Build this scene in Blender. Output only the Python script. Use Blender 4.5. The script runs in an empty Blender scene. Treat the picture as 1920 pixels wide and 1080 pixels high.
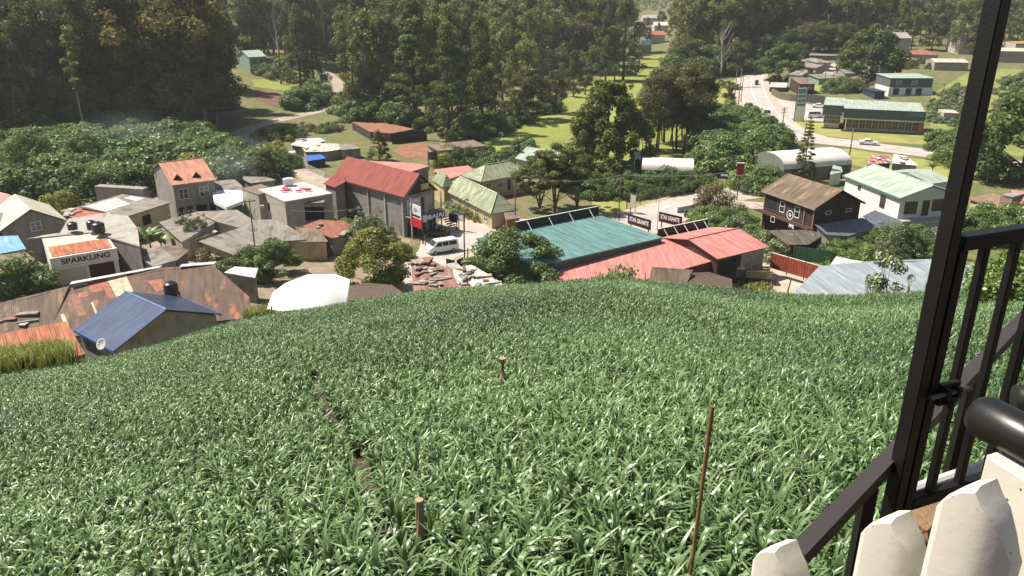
import bpy, bmesh, math, random
import numpy as np
from mathutils import Vector, Matrix
from math import radians as R, sin, cos, tan, pi, atan2, hypot
random.seed(7)
C = bpy.context.scene.collection
SC = bpy.context.scene
# ------------------------------------------------------------------ camera, world, sun, exposure
PITCH = R(21.1); F = 1478.0
cd = bpy.data.cameras.new('camera'); cam = bpy.data.objects.new('camera', cd); C.objects.link(cam)
cam.location = (0, 0, 0); cam.rotation_euler = (pi/2 - PITCH, 0, 0)
cd.sensor_width = 36; cd.lens = 36*F/1920; cd.clip_start = .05; cd.clip_end = 6000
SC.camera = cam
SUN_EL, SUN_AZ = R(56), R(-72)
w = bpy.data.worlds.new('World'); SC.world = w; w.use_nodes = True
nt = w.node_tree; sky = nt.nodes.new('ShaderNodeTexSky'); sky.sky_type = 'NISHITA'; sky.sun_disc = False
sky.sun_elevation = SUN_EL; sky.sun_rotation = SUN_AZ; sky.air_density = 1.2; sky.dust_density = 2.0
bg = nt.nodes['Background']; bg.inputs[1].default_value = .055; nt.links.new(sky.outputs[0], bg.inputs[0])
sl = bpy.data.lights.new('sun', 'SUN'); sun = bpy.data.objects.new('sun', sl); C.objects.link(sun)
sl.energy = 5.0; sl.angle = R(.6); sl.color = (1, .925, .81)
sd = Vector((sin(SUN_AZ)*cos(SUN_EL), cos(SUN_AZ)*cos(SUN_EL), sin(SUN_EL)))
sun.rotation_euler = sd.to_track_quat('Z', 'Y').to_euler()
SC.view_settings.view_transform = 'Standard'; SC.view_settings.look = 'None'
SC.view_settings.exposure = .78; SC.view_settings.gamma = 1
SC.cycles.use_denoising = True
SC.cycles.max_bounces = 6; SC.cycles.volume_bounces = 0; SC.cycles.transparent_max_bounces = 8
SC.cycles.diffuse_bounces = 3; SC.cycles.transmission_bounces = 4; SC.cycles.glossy_bounces = 2

# ------------------------------------------------------------------ pixel <-> world
def ray(px, py):
    a = px-960; b = 540-py
    return np.array([a, F*cos(PITCH)+b*sin(PITCH), -F*sin(PITCH)+b*cos(PITCH)])
def U(px, py, z):
    d = ray(px, py); return Vector(d*(z/d[2]))
def proj(p):
    dpt = p[1]*cos(PITCH)-p[2]*sin(PITCH); up = p[1]*sin(PITCH)+p[2]*cos(PITCH)
    return 960+F*p[0]/dpt, 540-F*up/dpt
# ------------------------------------------------------------------ terrain
EDGE = [(-300,715,44),(0,690,44),(120,676,44),(210,664,45),(300,641,46),(450,595,47),(520,582,48),(600,572,48),(750,548,49),
        (900,534,50),(1000,529,50),(1150,514,51),(1250,527,50),(1400,541,50),(1500,549,49),(1600,550,49),(1700,544,49),(1850,534,49),(2000,524,49),(2300,500,49)]
_ea = np.array([atan2(*ray(x, y)[:2]) for x, y, r in EDGE])
_er = np.array([float(r) for x, y, r in EDGE])
_et = np.array([-ray(x, y)[2]/hypot(*ray(x, y)[:2]) for x, y, r in EDGE])
_es = (_et*_er+.38-2.4)/_er
VAL = -36.0
def sst(a, b, t):
    t = np.clip((t-a)/(b-a), 0, 1); return t*t*(3-2*t)
def base_h(x, y):
    z = VAL+0*x
    z = z+7*sst(225, 330, y)*sst(-45, -100, x)+10*sst(300, 500, y)*sst(-60, -200, x)
    z = z+5.5*sst(215, 310, y)*sst(70, 150, x)+6*sst(330, 500, y)*sst(70, 200, x)
    n = np.sin(x*.0031+1.3)*np.cos(y*.0027)+.5*np.sin(x*.009+y*.004)
    far = sst(620, 1300, y)
    z = z+far*(13+14*n)+sst(1200, 1850, y)*(12+9*np.sin(x*.0045+.4))
    return z
def H(x, y):
    x = np.asarray(x, float); y = np.asarray(y, float)
    az = np.clip(np.arctan2(x, np.maximum(y, .01)), -R(60), R(60))
    re = np.maximum(y, 0)/np.cos(az)
    s = np.interp(az, _ea, _es); er = np.interp(az, _ea, _er)
    f = -2.4-s*np.minimum(re, er)+.18*np.sin(x*.31)*np.sin(y*.23)*np.clip(re/12, 0, 1)*np.clip((er-re)/8, 0, 1)
    b = base_h(x, y)
    t = np.clip((re-er)/17.0, 0, 1)
    t = t*(1.35-.35*t)
    return f+(b-f)*np.clip(t, 0, 1)
def infield(x, y):
    az = np.clip(np.arctan2(x, np.maximum(y, .01)), -R(60), R(60))
    re = np.maximum(y, 0)/np.cos(az)
    return re, np.interp(az, _ea, _er)
_TS = {st: st*1.012**np.arange(int(math.log(3000/st)/math.log(1.012))) for st in (3.0, 68.0)}
def G(px, py, start=3.0):
    d = ray(px, py); d = d/hypot(d[0], d[1]); ts = _TS[start]
    hit = d[2]*ts < H(d[0]*ts, d[1]*ts); i = int(np.argmax(hit)) if hit.any() else len(ts)-1
    a, b = ts[max(i-1, 0)], ts[i]
    for _ in range(3):
        t2 = np.linspace(a, b, 9); hit = d[2]*t2 <= H(d[0]*t2, d[1]*t2); j = max(1, int(np.argmax(hit))) if hit.any() else 8
        a, b = t2[j-1], t2[j]
    p = d*b; return Vector((p[0], p[1], float(H(p[0], p[1]))))
def V(px, py): return G(px, py, 68.0)
# ------------------------------------------------------------------ materials
MATS = {}
def newmat(name):
    m = bpy.data.materials.new(name); m.use_nodes = True
    n = m.node_tree.nodes; return m, n, m.node_tree.links, n['Principled BSDF']
def noise(n, l, src, scale, detail=5, vec=(1, 1, 1)):
    mp = n.new('ShaderNodeMapping'); mp.inputs['Scale'].default_value = vec; l.new(src, mp.inputs[0])
    t = n.new('ShaderNodeTexNoise'); t.inputs['Scale'].default_value = scale; t.inputs['Detail'].default_value = detail
    l.new(mp.outputs[0], t.inputs[0]); return t
def ramp(n, l, src, p0, p1, c0=(0, 0, 0), c1=(1, 1, 1)):
    r = n.new('ShaderNodeValToRGB'); e = r.color_ramp.elements
    e[0].position = p0; e[1].position = p1; e[0].color = (*c0, 1); e[1].color = (*c1, 1)
    l.new(src, r.inputs[0]); return r
def mix(n, l, fac, a, b, mode='MIX'):
    m = n.new('ShaderNodeMix'); m.data_type = 'RGBA'; m.blend_type = mode
    for s, v in ((m.inputs[0], fac), (m.inputs[6], a), (m.inputs[7], b)):
        if hasattr(v, 'is_linked') or hasattr(v, 'links'): l.new(v, s)
        elif isinstance(v, (int, float)): s.default_value = v
        else: s.default_value = (*v, 1)
    return m.outputs[2]
def M(name, col, rough=.7, metal=0, var=.25, scale=1.5, stain=None, stainlo=.5, bump=.0, spec=.5):
    if name in MATS: return MATS[name]
    m, n, l, p = newmat(name)
    tc = n.new('ShaderNodeTexCoord')
    t = noise(n, l, tc.outputs['Object'], scale, 6)
    dark = tuple(c*(1-var) for c in col); lite = tuple(min(1, c*(1+var*.6)) for c in col)
    r = ramp(n, l, t.outputs[0], .3, .7, dark, lite); out = r.outputs[0]
    if stain:
        t2 = noise(n, l, tc.outputs['Object'], .9, 8, (1, 1, .35)); f = ramp(n, l, t2.outputs[0], stainlo, stainlo+.18)
        out = mix(n, l, f.outputs[0], out, stain)
    l.new(out, p.inputs['Base Color']); p.inputs['Roughness'].default_value = rough; p.inputs['Metallic'].default_value = metal
    p.inputs['Specular IOR Level'].default_value = spec
    if bump:
        b = n.new('ShaderNodeBump'); b.inputs['Strength'].default_value = bump; b.inputs['Distance'].default_value = .03
        t3 = noise(n, l, tc.outputs['Object'], scale*12, 6); l.new(t3.outputs[0], b.inputs['Height']); l.new(b.outputs[0], p.inputs['Normal'])
    MATS[name] = m; return m
def RF(name, c1, c2, rust=None, rustlo=.55, rough=.5, metal=0, sheet=.85, rib=.25, ribs=.4, seam=.0, patch=2.6):
    """roof sheeting: local x runs along the ridge, y down the slope"""
    if name in MATS: return MATS[name]
    m, n, l, p = newmat(name)
    tc = n.new('ShaderNodeTexCoord'); sx = n.new('ShaderNodeSeparateXYZ'); l.new(tc.outputs['Object'], sx.inputs[0])
    def math(op, a, b=None):
        q = n.new('ShaderNodeMath'); q.operation = op
        for i, v in enumerate((a, b)):
            if v is None: continue
            if isinstance(v, (int, float)): q.inputs[i].default_value = v
            else: l.new(v, q.inputs[i])
        return q.outputs[0]
    ix = math('FLOOR', math('DIVIDE', sx.outputs[0], sheet)); iy = math('FLOOR', math('DIVIDE', sx.outputs[1], patch))
    cb = n.new('ShaderNodeCombineXYZ'); l.new(ix, cb.inputs[0]); l.new(iy, cb.inputs[1])
    wn = n.new('ShaderNodeTexWhiteNoise'); wn.noise_dimensions = '3D'; l.new(cb.outputs[0], wn.inputs[0])
    st = noise(n, l, tc.outputs['Object'], 1.0, 7, (2.2, .35, .5))
    a = mix(n, l, wn.outputs[0], c1, c2)
    f = ramp(n, l, st.outputs[0], .35, .65)
    a = mix(n, l, f.outputs[0], a, tuple(x*.62 for x in c1))
    if rust:
        t2 = noise(n, l, tc.outputs['Object'], .8, 8, (1.6, .5, 1)); add = math('ADD', t2.outputs[0], math('MULTIPLY', math('SUBTRACT', wn.outputs[0], .5), .22))
        fr = ramp(n, l, add, rustlo, rustlo+.12); a = mix(n, l, fr.outputs[0], a, rust)
    if seam:
        fx = math('FRACT', math('DIVIDE', sx.outputs[0], sheet)); sm = math('LESS_THAN', fx, .07)
        a = mix(n, l, math('MULTIPLY', sm, seam), a, tuple(x*.3 for x in c1))
    l.new(a, p.inputs['Base Color']); p.inputs['Roughness'].default_value = rough; p.inputs['Metallic'].default_value = metal; p.inputs['Specular IOR Level'].default_value = .28
    wv = math('SINE', math('MULTIPLY', sx.outputs[0], 2*pi/rib))
    b = n.new('ShaderNodeBump'); b.inputs['Strength'].default_value = ribs; b.inputs['Distance'].default_value = rib*.1
    l.new(wv, b.inputs['Height']); l.new(b.outputs[0], p.inputs['Normal'])
    MATS[name] = m; return m
def LEAF(name, c1, c2, trans=.35, gloss=.08, rough=.5, ran=.5):
    if name in MATS: return MATS[name]
    m, n, l, p = newmat(name); n.remove(p); out = n['Material Output']
    at = n.new('ShaderNodeAttribute'); at.attribute_name = 'tint'; oi = n.new('ShaderNodeObjectInfo')
    mx = n.new('ShaderNodeMix'); mx.data_type = 'FLOAT'; mx.inputs[0].default_value = ran
    l.new(at.outputs['Fac'], mx.inputs[2]); l.new(oi.outputs['Random'], mx.inputs[3])
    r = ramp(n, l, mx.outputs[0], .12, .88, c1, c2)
    d = n.new('ShaderNodeBsdfDiffuse'); t = n.new('ShaderNodeBsdfTranslucent'); g = n.new('ShaderNodeBsdfGlossy')
    g.inputs['Roughness'].default_value = rough; l.new(r.outputs[0], d.inputs[0])
    tcol = mix(n, l, .5, r.outputs[0], (.32, .34, .04), 'MIX'); tc2 = mix(n, l, .5, r.outputs[0], tcol); l.new(tc2, t.inputs[0])
    g.inputs[0].default_value = (.7, .75, .7, 1)
    a = n.new('ShaderNodeMixShader'); a.inputs[0].default_value = trans; l.new(d.outputs[0], a.inputs[1]); l.new(t.outputs[0], a.inputs[2])
    b = n.new('ShaderNodeMixShader'); b.inputs[0].default_value = gloss; l.new(a.outputs[0], b.inputs[1]); l.new(g.outputs[0], b.inputs[2])
    l.new(b.outputs[0], out.inputs[0]); MATS[name] = m; return m
# ------------------------------------------------------------------ mesh helpers
def link(name, me, mat=None, parent=None, loc=None):
    o = bpy.data.objects.new(name, me); C.objects.link(o)
    if mat is not None and me is not None: me.materials.append(mat)
    if parent is not None: o.parent = parent
    if loc is not None: o.location = loc
    return o
def tag(o, label=None, cat=None, group=None, kind=None):
    if label: o['label'] = label
    if cat: o['category'] = cat
    if group: o['group'] = group
    if kind: o['kind'] = kind
    return o
def empty(name, loc, rz=0, label=None, cat=None, group=None):
    o = bpy.data.objects.new(name, None); C.objects.link(o); o.location = loc; o.rotation_euler = (0, 0, rz)
    o.empty_display_size = .3
    return tag(o, label, cat, group)
def npmesh(name, v, f, tint=None, smooth=False):
    me = bpy.data.meshes.new(name); v = np.asarray(v, np.float32); f = np.asarray(f, np.int32); k = f.shape[1]
    me.vertices.add(len(v)); me.vertices.foreach_set('co', v.ravel())
    me.loops.add(f.size); me.loops.foreach_set('vertex_index', f.ravel())
    me.polygons.add(len(f)); me.polygons.foreach_set('loop_start', np.arange(0, f.size, k, dtype=np.int32))
    me.polygons.foreach_set('loop_total', np.full(len(f), k, np.int32))
    if smooth: me.polygons.foreach_set('use_smooth', np.ones(len(f), bool))
    me.update(calc_edges=True)
    if tint is not None:
        a = me.attributes.new('tint', 'FLOAT', 'POINT'); a.data.foreach_set('value', np.asarray(tint, np.float32))
    return me
class MB:
    """collects shapes into one mesh"""
    def __init__(s): s.v = []; s.f = []
    def add(s, vs, fs):
        o = len(s.v); s.v += [tuple(x) for x in vs]; s.f += [tuple(i+o for i in f) for f in fs]; return s
    def box(s, x0, x1, y0, y1, z0, z1, T=None):
        vs = [(x, y, z) for z in (z0, z1) for x, y in ((x0, y0), (x1, y0), (x1, y1), (x0, y1))]
        if T: vs = [T(*p) for p in vs]
        return s.add(vs, [(0, 3, 2, 1), (4, 5, 6, 7), (0, 1, 5, 4), (1, 2, 6, 5), (2, 3, 7, 6), (3, 0, 4, 7)])
    def tube(s, pts, rad, n=8, cap=True):
        rings = []
        for i, p in enumerate(pts):
            p = Vector(p); a = Vector(pts[max(i-1, 0)]); b = Vector(pts[min(i+1, len(pts)-1)]); d = (b-a).normalized()
            q = d.to_track_quat('Z', 'Y'); r = rad[i] if hasattr(rad, '__len__') else rad
            rings.append([p+q@Vector((r*cos(2*pi*k/n), r*sin(2*pi*k/n), 0)) for k in range(n)])
        vs = [v for g in rings for v in g]; fs = []
        for i in range(len(pts)-1):
            for k in range(n): fs.append((i*n+k, i*n+(k+1) % n, (i+1)*n+(k+1) % n, (i+1)*n+k))
        if cap: fs.append(tuple(range(n))[::-1]); fs.append(tuple((len(pts)-1)*n+k for k in range(n)))
        return s.add(vs, fs)
    def prism(s, pts, z0, z1):
        n = len(pts)
        return s.add([(p[0], p[1], z0) for p in pts]+[(p[0], p[1], z1) for p in pts],
                     [tuple(range(n))[::-1], tuple(range(n, 2*n))]+[(i, (i+1) % n, n+(i+1) % n, n+i) for i in range(n)])
    def lathe(s, prof, n=16, c=(0, 0, 0)):
        vs = [(c[0]+r*cos(2*pi*k/n), c[1]+r*sin(2*pi*k/n), c[2]+z) for r, z in prof for k in range(n)]
        fs = [(i*n+k, i*n+(k+1) % n, (i+1)*n+(k+1) % n, (i+1)*n+k) for i in range(len(prof)-1) for k in range(n)]
        return s.add(vs, fs)
    def slab(s, pts, t):
        """planar polygon (3D pts) thickened downwards by t"""
        n = len(pts); return s.add([tuple(p) for p in pts]+[(p[0], p[1], p[2]-t) for p in pts],
            [tuple(range(n)), tuple(range(n, 2*n))[::-1]]+[(i, (i+1) % n, n+(i+1) % n, n+i) for i in range(n)])
    def build(s, name, mat=None, parent=None, loc=None, smooth=False, bevel=0):
        me = bpy.data.meshes.new(name); me.from_pydata(s.v, [], s.f)
        bm = bmesh.new(); bm.from_mesh(me); bmesh.ops.recalc_face_normals(bm, faces=bm.faces)
        if bevel: bmesh.ops.bevel(bm, geom=bm.edges[:], offset=bevel, segments=2, affect='EDGES')
        bm.to_mesh(me); bm.free()
        if smooth:
            for p in me.polygons: p.use_smooth = True
        return link(name, me, mat, parent, loc)
def copy_tree(o, loc=None, rz=None, sc=None, label=None, group=None, parent=None):
    c = o.copy(); C.objects.link(c); c.parent = parent
    if loc is not None: c.location = loc
    if rz is not None: c.rotation_euler = (0, 0, rz)
    if sc is not None: c.scale = sc if hasattr(sc, '__len__') else (sc, sc, sc)
    if label: c['label'] = label
    if group: c['group'] = group
    for ch in list(KIDS.get(o.name, ())) or list(o.children): copy_tree(ch, parent=c)
    return c
KIDS = {}
def text_mesh(txt, size, name, mat, parent, loc, rot, depth=.02, bold=.0, width=None):
    cu = bpy.data.curves.new('lettering', 'FONT'); cu.body = txt; cu.size = size; cu.extrude = depth; cu.offset = bold
    cu.align_x = 'CENTER'; cu.align_y = 'CENTER'
    o = bpy.data.objects.new('lettering', cu); C.objects.link(o)
    me = bpy.data.meshes.new_from_object(o.evaluated_get(bpy.context.evaluated_depsgraph_get()))
    bpy.data.objects.remove(o)
    if width:
        xs = [v.co.x for v in me.vertices]; k = width/(max(xs)-min(xs))
        for v in me.vertices: v.co.x *= k
    me.materials.clear(); t = link(name, me, mat, parent, loc); t.rotation_euler = rot; return t

# ------------------------------------------------------------------ ground, roads, lawns
def axis(lo, hi, f0, f1, fine, growth=1.09):
    a = list(np.arange(f0, f1+.01, fine)); s = fine; x = f1
    while x < hi: s = min(s*growth, 40); x = min(x+s, hi); a.append(x)
    s = fine; x = f0; b = []
    while x > lo: s = min(s*growth, 40); x = max(x-s, lo); b.append(x)
    return np.array(b[::-1]+a)
xs = axis(-1900, 1900, -55, 55, .9); ys = axis(-60, 2900, -4, 75, .9)
X, Y = np.meshgrid(xs, ys); Z = H(X, Y)
nx, ny = len(xs), len(ys); idx = np.arange(nx*ny).reshape(ny, nx)
q = np.stack([idx[:-1, :-1], idx[:-1, 1:], idx[1:, 1:], idx[1:, :-1]], -1).reshape(-1, 4)
re, er = infield(X, Y)
gm, n_, l_, p_ = newmat('ground_mat')
tc = n_.new('ShaderNodeTexCoord')
a1 = noise(n_, l_, tc.outputs['Object'], .03, 8); a2 = noise(n_, l_, tc.outputs['Object'], .35, 8); a3 = noise(n_, l_, tc.outputs['Object'], 3.0, 6)
g1 = ramp(n_, l_, a2.outputs[0], .35, .65, (.075, .10, .022), (.15, .17, .05)); g2 = ramp(n_, l_, a3.outputs[0], .3, .7, (.07, .09, .02), (.17, .16, .06))
gg = mix(n_, l_, .5, g1.outputs[0], g2.outputs[0]); s1 = ramp(n_, l_, a3.outputs[0], .3, .7, (.13, .075, .045), (.26, .17, .11))
fs_ = ramp(n_, l_, a2.outputs[0], .52, .62); gg = mix(n_, l_, fs_.outputs[0], gg, s1.outputs[0])
so = ramp(n_, l_, a3.outputs[0], .3, .7, (.018, .011, .007), (.06, .035, .021))
at = n_.new('ShaderNodeAttribute'); at.attribute_name = 'tint'; gg = mix(n_, l_, at.outputs['Fac'], gg, so.outputs[0])
l_.new(gg, p_.inputs['Base Color']); p_.inputs['Roughness'].default_value = .95
bp = n_.new('ShaderNodeBump'); bp.inputs['Strength'].default_value = .6; bp.inputs['Distance'].default_value = .15; l_.new(a3.outputs[0], bp.inputs['Height']); l_.new(bp.outputs[0], p_.inputs['Normal'])
me = npmesh('ground', np.stack([X, Y, Z], -1).reshape(-1, 3), q, (1-sst(0, 1.5, re-er)).ravel(), True)
tag(link('ground', me, gm), kind='structure')

def ribbon(name, pts, wid, mat, off=.05, kind='structure', edge=None, step=2.5, conv=True):
    P = [V(*p) for p in pts] if conv else pts
    wd = [wid]*len(P) if not hasattr(wid, '__len__') else wid
    dense = []
    for i in range(len(P)-1):
        p0 = P[max(i-1, 0)]; p1 = P[i]; p2 = P[i+1]; p3 = P[min(i+2, len(P)-1)]
        m = max(2, int((p2-p1).length/step))
        for k in range(m):
            t = k/m; q = .5*((2*p1)+(p2-p0)*t+(2*p0-5*p1+4*p2-p3)*t*t+(3*p1-p0-3*p2+p3)*t**3)
            dense.append((q.x, q.y, wd[i]*(1-t)+wd[i+1]*t))
    dense.append((P[-1].x, P[-1].y, wd[-1])); nseg = 6
    vs = []; n = len(dense)
    for i, (x, y, ww) in enumerate(dense):
        a = dense[max(i-1, 0)]; b = dense[min(i+1, n-1)]; d = Vector((b[0]-a[0], b[1]-a[1])).normalized(); nn = Vector((-d.y, d.x))
        for k in range(nseg+1):
            o = (k/nseg-.5)*ww; qx, qy = x+nn.x*o, y+nn.y*o; vs.append((qx, qy, float(H(qx, qy))+off))
    f = [(i*(nseg+1)+k, i*(nseg+1)+k+1, (i+1)*(nseg+1)+k+1, (i+1)*(nseg+1)+k) for i in range(n-1) for k in range(nseg)]
    o = link(name, npmesh(name, vs, f, None, True), mat); tag(o, kind=kind)
    return dense
def patch(name, pts, mat, off=.03, cuts=5, label=None):
    P = [V(*p) for p in pts]; bm = bmesh.new(); vs = [bm.verts.new((p.x, p.y, 0)) for p in P]; bm.faces.new(vs)
    bmesh.ops.triangulate(bm, faces=bm.faces[:])
    for _ in range(cuts): bmesh.ops.subdivide_edges(bm, edges=[e for e in bm.edges if e.calc_length() > 4], cuts=1, use_grid_fill=True); bmesh.ops.triangulate(bm, faces=[f for f in bm.faces if len(f.verts) > 3])
    for v in bm.verts: v.co.z = float(H(v.co.x, v.co.y))+off
    bmesh.ops.recalc_face_normals(bm, faces=bm.faces)
    if bm.faces[:][0].normal.z < 0: bmesh.ops.reverse_faces(bm, faces=bm.faces)
    me = bpy.data.meshes.new(name); bm.to_mesh(me); bm.free(); return tag(link(name, me, mat), kind='structure')
m_asph = M('asphalt', (.40, .365, .33), .9, var=.18, scale=.25, stain=(.38, .33, .28), stainlo=.55)
m_dirtroad = M('dirt_road', (.36, .30, .23), .95, var=.25, scale=.4, stain=(.25, .19, .12), stainlo=.55, bump=.4)
m_line = M('road_paint', (.75, .74, .70), .7, var=.15)
m_lawn = M('lawn_grass', (.20, .23, .04), .95, var=.25, scale=.09, stain=(.25, .26, .06), stainlo=.52, bump=.5)
m_lawn2 = M('dry_lawn', (.27, .26, .075), .95, var=.3, scale=.15, stain=(.18, .21, .04), stainlo=.5, bump=.5)
m_soil = M('red_soil', (.27, .12, .065), .95, var=.3, scale=.5, stain=(.18, .08, .05), stainlo=.5, bump=.6)
m_lot = M('pale_lot', (.42, .34, .27), .95, var=.2, scale=.4, stain=(.28, .21, .16), stainlo=.56, bump=.3)
patch('village_yard', [(-20, 620), (-20, 400), (120, 392), (250, 372), (300, 345), (440, 325), (610, 340), (640, 400), (770, 450), (770, 560), (400, 600)], M('yard_dirt', (.26, .20, .145), .95, var=.3, scale=.3, stain=(.15, .15, .06), stainlo=.5, bump=.4), .03)
patch('slope_grass', [(1745, 180), (1830, 130), (1960, 130), (1960, 300), (1790, 282), (1745, 250)], M('slope_green', (.21, .23, .06), .95, var=.3, scale=.2, stain=(.13, .17, .035), stainlo=.5, bump=.5), .06)
# golf fairway from pixel rows
rows = [(303, 880, 1330), (285, 885, 1320), (265, 893, 1300), (250, 905, 1290), (238, 940, 1270), (222, 990, 1250), (205, 1030, 1210), (190, 1052, 1195), (175, 1070, 1195),
        (160, 1095, 1205), (145, 1130, 1225), (130, 1165, 1240), (120, 1190, 1250), (112, 1200, 1262), (103, 1205, 1300)]
vs = []; ns = 14
for y, xl, xr in rows:
    for k in range(ns+1):
        p = V(xl+(xr-xl)*k/ns, y); vs.append((p.x, p.y, p.z+.03))
f = [(i*(ns+1)+k, i*(ns+1)+k+1, (i+1)*(ns+1)+k+1, (i+1)*(ns+1)+k) for i in range(len(rows)-1) for k in range(ns)]
tag(link('fairway_lawn', npmesh('fairway_lawn', vs, f), m_lawn), kind='structure')
patch('roadside_lawn', [(1342, 150), (1388, 150), (1388, 178), (1396, 205), (1400, 222), (1350, 232), (1335, 200)], m_lawn2)
patch('showroom_lawn', [(1455, 228), (1472, 208), (1482, 226), (1545, 228), (1735, 246), (1740, 272), (1640, 266), (1520, 252), (1480, 243)], m_lawn2)
patch('verge_lawn', [(1530, 276), (1600, 280), (1650, 288), (1770, 304), (1860, 318), (1850, 345), (1700, 330), (1600, 310), (1560, 296)], m_lawn2)
patch('terrace_lawn', [(474, 150), (560, 148), (562, 160), (545, 172), (510, 168), (476, 163)], m_lawn, .08)
patch('village_lawn', [(1110, 378), (1210, 372), (1290, 362), (1200, 392), (1160, 412), (1110, 400)], m_lawn2)
patch('garden_lawn', [(1505, 158), (1560, 160), (1655, 165), (1655, 176), (1555, 172), (1505, 170)], m_lawn)
patch('apron', [(1440, 182), (1490, 190), (1555, 204), (1556, 229), (1484, 223), (1470, 208), (1450, 224), (1432, 205)], m_asph, .06)
patch('parking_lot', [(770, 540), (775, 500), (792, 445), (835, 405), (878, 403), (965, 428), (900, 470), (905, 540)], m_lot, .03)
patch('yard', [(1375, 500), (1440, 490), (1520, 512), (1490, 560), (1370, 560)], m_lot, .04)
patch('garden_soil', [(752, 272), (800, 268), (806, 292), (765, 298), (735, 284)], m_soil, .04)
patch('bank_soil', [(478, 165), (520, 175), (545, 192), (540, 206), (515, 200), (478, 184)], M('shaded_soil', (.15, .075, .045), .95, var=.3, scale=.5), .10)  # shade on the bank is put into a darker soil colour
ribbon('main_road', [(1470, 129), (1440, 131), (1420, 135), (1409, 146), (1409, 165), (1417, 188), (1432, 212), (1455, 233), (1490, 250), (1530, 262), (1600, 270), (1650, 277), (1780, 293), (1920, 311), (2150, 335)],
       [8, 8, 9, 9, 9, 9, 9, 9, 8.5, 8, 8, 8, 8, 8, 8], m_asph, .09)
ribbon('road_shoulder', [(1440, 131), (1420, 135), (1409, 146), (1409, 165), (1417, 188), (1432, 212), (1455, 233), (1490, 250), (1530, 262), (1600, 270), (1650, 277), (1780, 293), (1920, 311)], [10, 11, 12, 13, 14, 13, 12, 11, 10.5, 10, 10, 10, 10], m_lot, .075)
ln = ribbon('road_line', [(1440, 131), (1420, 135), (1409, 146), (1409, 165), (1417, 188), (1432, 212), (1455, 233), (1490, 250), (1530, 262), (1600, 270)], .22, m_line, .10)
def offset_line(name, pts, o, w, mat, off):
    P = [V(*p) for p in pts]; Q = []
    for i, p in enumerate(P):
        a = P[max(i-1, 0)]; b = P[min(i+1, len(P)-1)]; d = (b-a); d.z = 0; d.normalize(); Q.append(p+Vector((-d.y, d.x, 0))*o)
    ribbon(name, Q, w, mat, off, conv=False)
RP = [(1440, 131), (1420, 135), (1409, 146), (1409, 165), (1417, 188), (1432, 212), (1455, 233), (1490, 250), (1530, 262), (1600, 270), (1650, 277), (1780, 293), (1920, 311)]
offset_line('road_edge_line', RP, 4.0, .18, m_line, .10); offset_line('road_edge_line', RP, -4.0, .18, m_line, .10)
ribbon('village_road', [(740, 560), (800, 492), (850, 462), (900, 436), (980, 427), (1080, 436), (1170, 428), (1232, 402), (1290, 381), (1345, 368), (1430, 358), (1480, 352)],
       [6, 6, 7, 8, 8, 8, 8, 8, 7, 6, 6, 6], m_asph, .07)
ribbon('road_shoulder', [(850, 462), (900, 436), (980, 427), (1080, 436), (1170, 428), (1232, 402), (1290, 381), (1345, 368), (1430, 358)], [9, 10, 10, 10, 11, 11, 10, 9, 8], m_lot, .055)
ribbon('driveway', [(1360, 375), (1400, 385), (1445, 386)], 5, m_lot, .085)
for a, b in (((1238, 392), (1256, 387)), ((1254, 397), (1274, 391))): ribbon('crossing_line', [a, b], .7, m_line, .09)
ribbon('dirt_path', [(640, 362), (590, 335), (545, 312), (505, 290), (470, 270), (447, 258), (462, 244), (500, 231), (550, 219), (600, 207), (628, 194), (639, 178), (636, 160), (624, 146), (606, 132)], 5, m_dirtroad, .06)

# ------------------------------------------------------------------ leek field
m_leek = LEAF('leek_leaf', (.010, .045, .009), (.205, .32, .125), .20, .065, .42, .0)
def leek(rng, n, base, nleaf=7, seg=5, hh=.52, wid=.032):
    """n plants at base (n,3): arching ribbons -> verts, quads, tint"""
    m = n*nleaf; b = np.repeat(base, nleaf, 0); ang = rng.random(m)*2*pi
    L = hh*(.75+.5*rng.random(m)); spread = rng.random(m)**1.3; wd = wid*(.7+.6*rng.random(m)); th0 = .04+.28*spread; bend = rng.random(m)**.7*2.3+.25; kn = .50+.12*(rng.random(m)-.5)
    out = np.stack([np.cos(ang), np.sin(ang), 0*ang], 1); side = np.stack([-np.sin(ang), np.cos(ang), 0*ang], 1)
    tw = (rng.random(m)-.5)*.9
    side = side*np.cos(tw)[:, None]+np.array([0, 0, 1])*np.sin(tw)[:, None]
    t0 = rng.random(m)*.75
    P = b+out*.015; rings = []; tints = []
    for k in range(seg+1):
        t = k/seg; w_ = wd*(1-.92*t**3.0)*(.75+.25*min(1, t*4))
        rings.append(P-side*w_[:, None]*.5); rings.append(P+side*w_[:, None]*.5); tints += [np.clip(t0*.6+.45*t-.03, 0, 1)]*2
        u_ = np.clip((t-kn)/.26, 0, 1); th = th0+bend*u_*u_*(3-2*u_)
        P = P+(out*np.sin(th)[:, None]+np.array([0, 0, 1])*np.cos(th)[:, None])*(L/seg)[:, None]
    Vv = np.stack(rings, 1).reshape(-1, 3); k2 = 2*(seg+1); o = np.arange(m)*k2
    Q = np.concatenate([np.stack([o+2*k, o+2*k+1, o+2*k+3, o+2*k+2], 1) for k in range(seg)])
    return Vv, Q, np.stack(tints, 1).ravel()
rng = np.random.default_rng(3)
furrow = [G(x, y) for x, y in ((560, 640), (575, 700), (610, 770), (640, 830), (680, 900), (715, 990), (740, 1100))]
FX = np.array([p.x for p in furrow][::-1]); FY = np.array([p.y for p in furrow][::-1])
cand = []; y = 3.2
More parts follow.
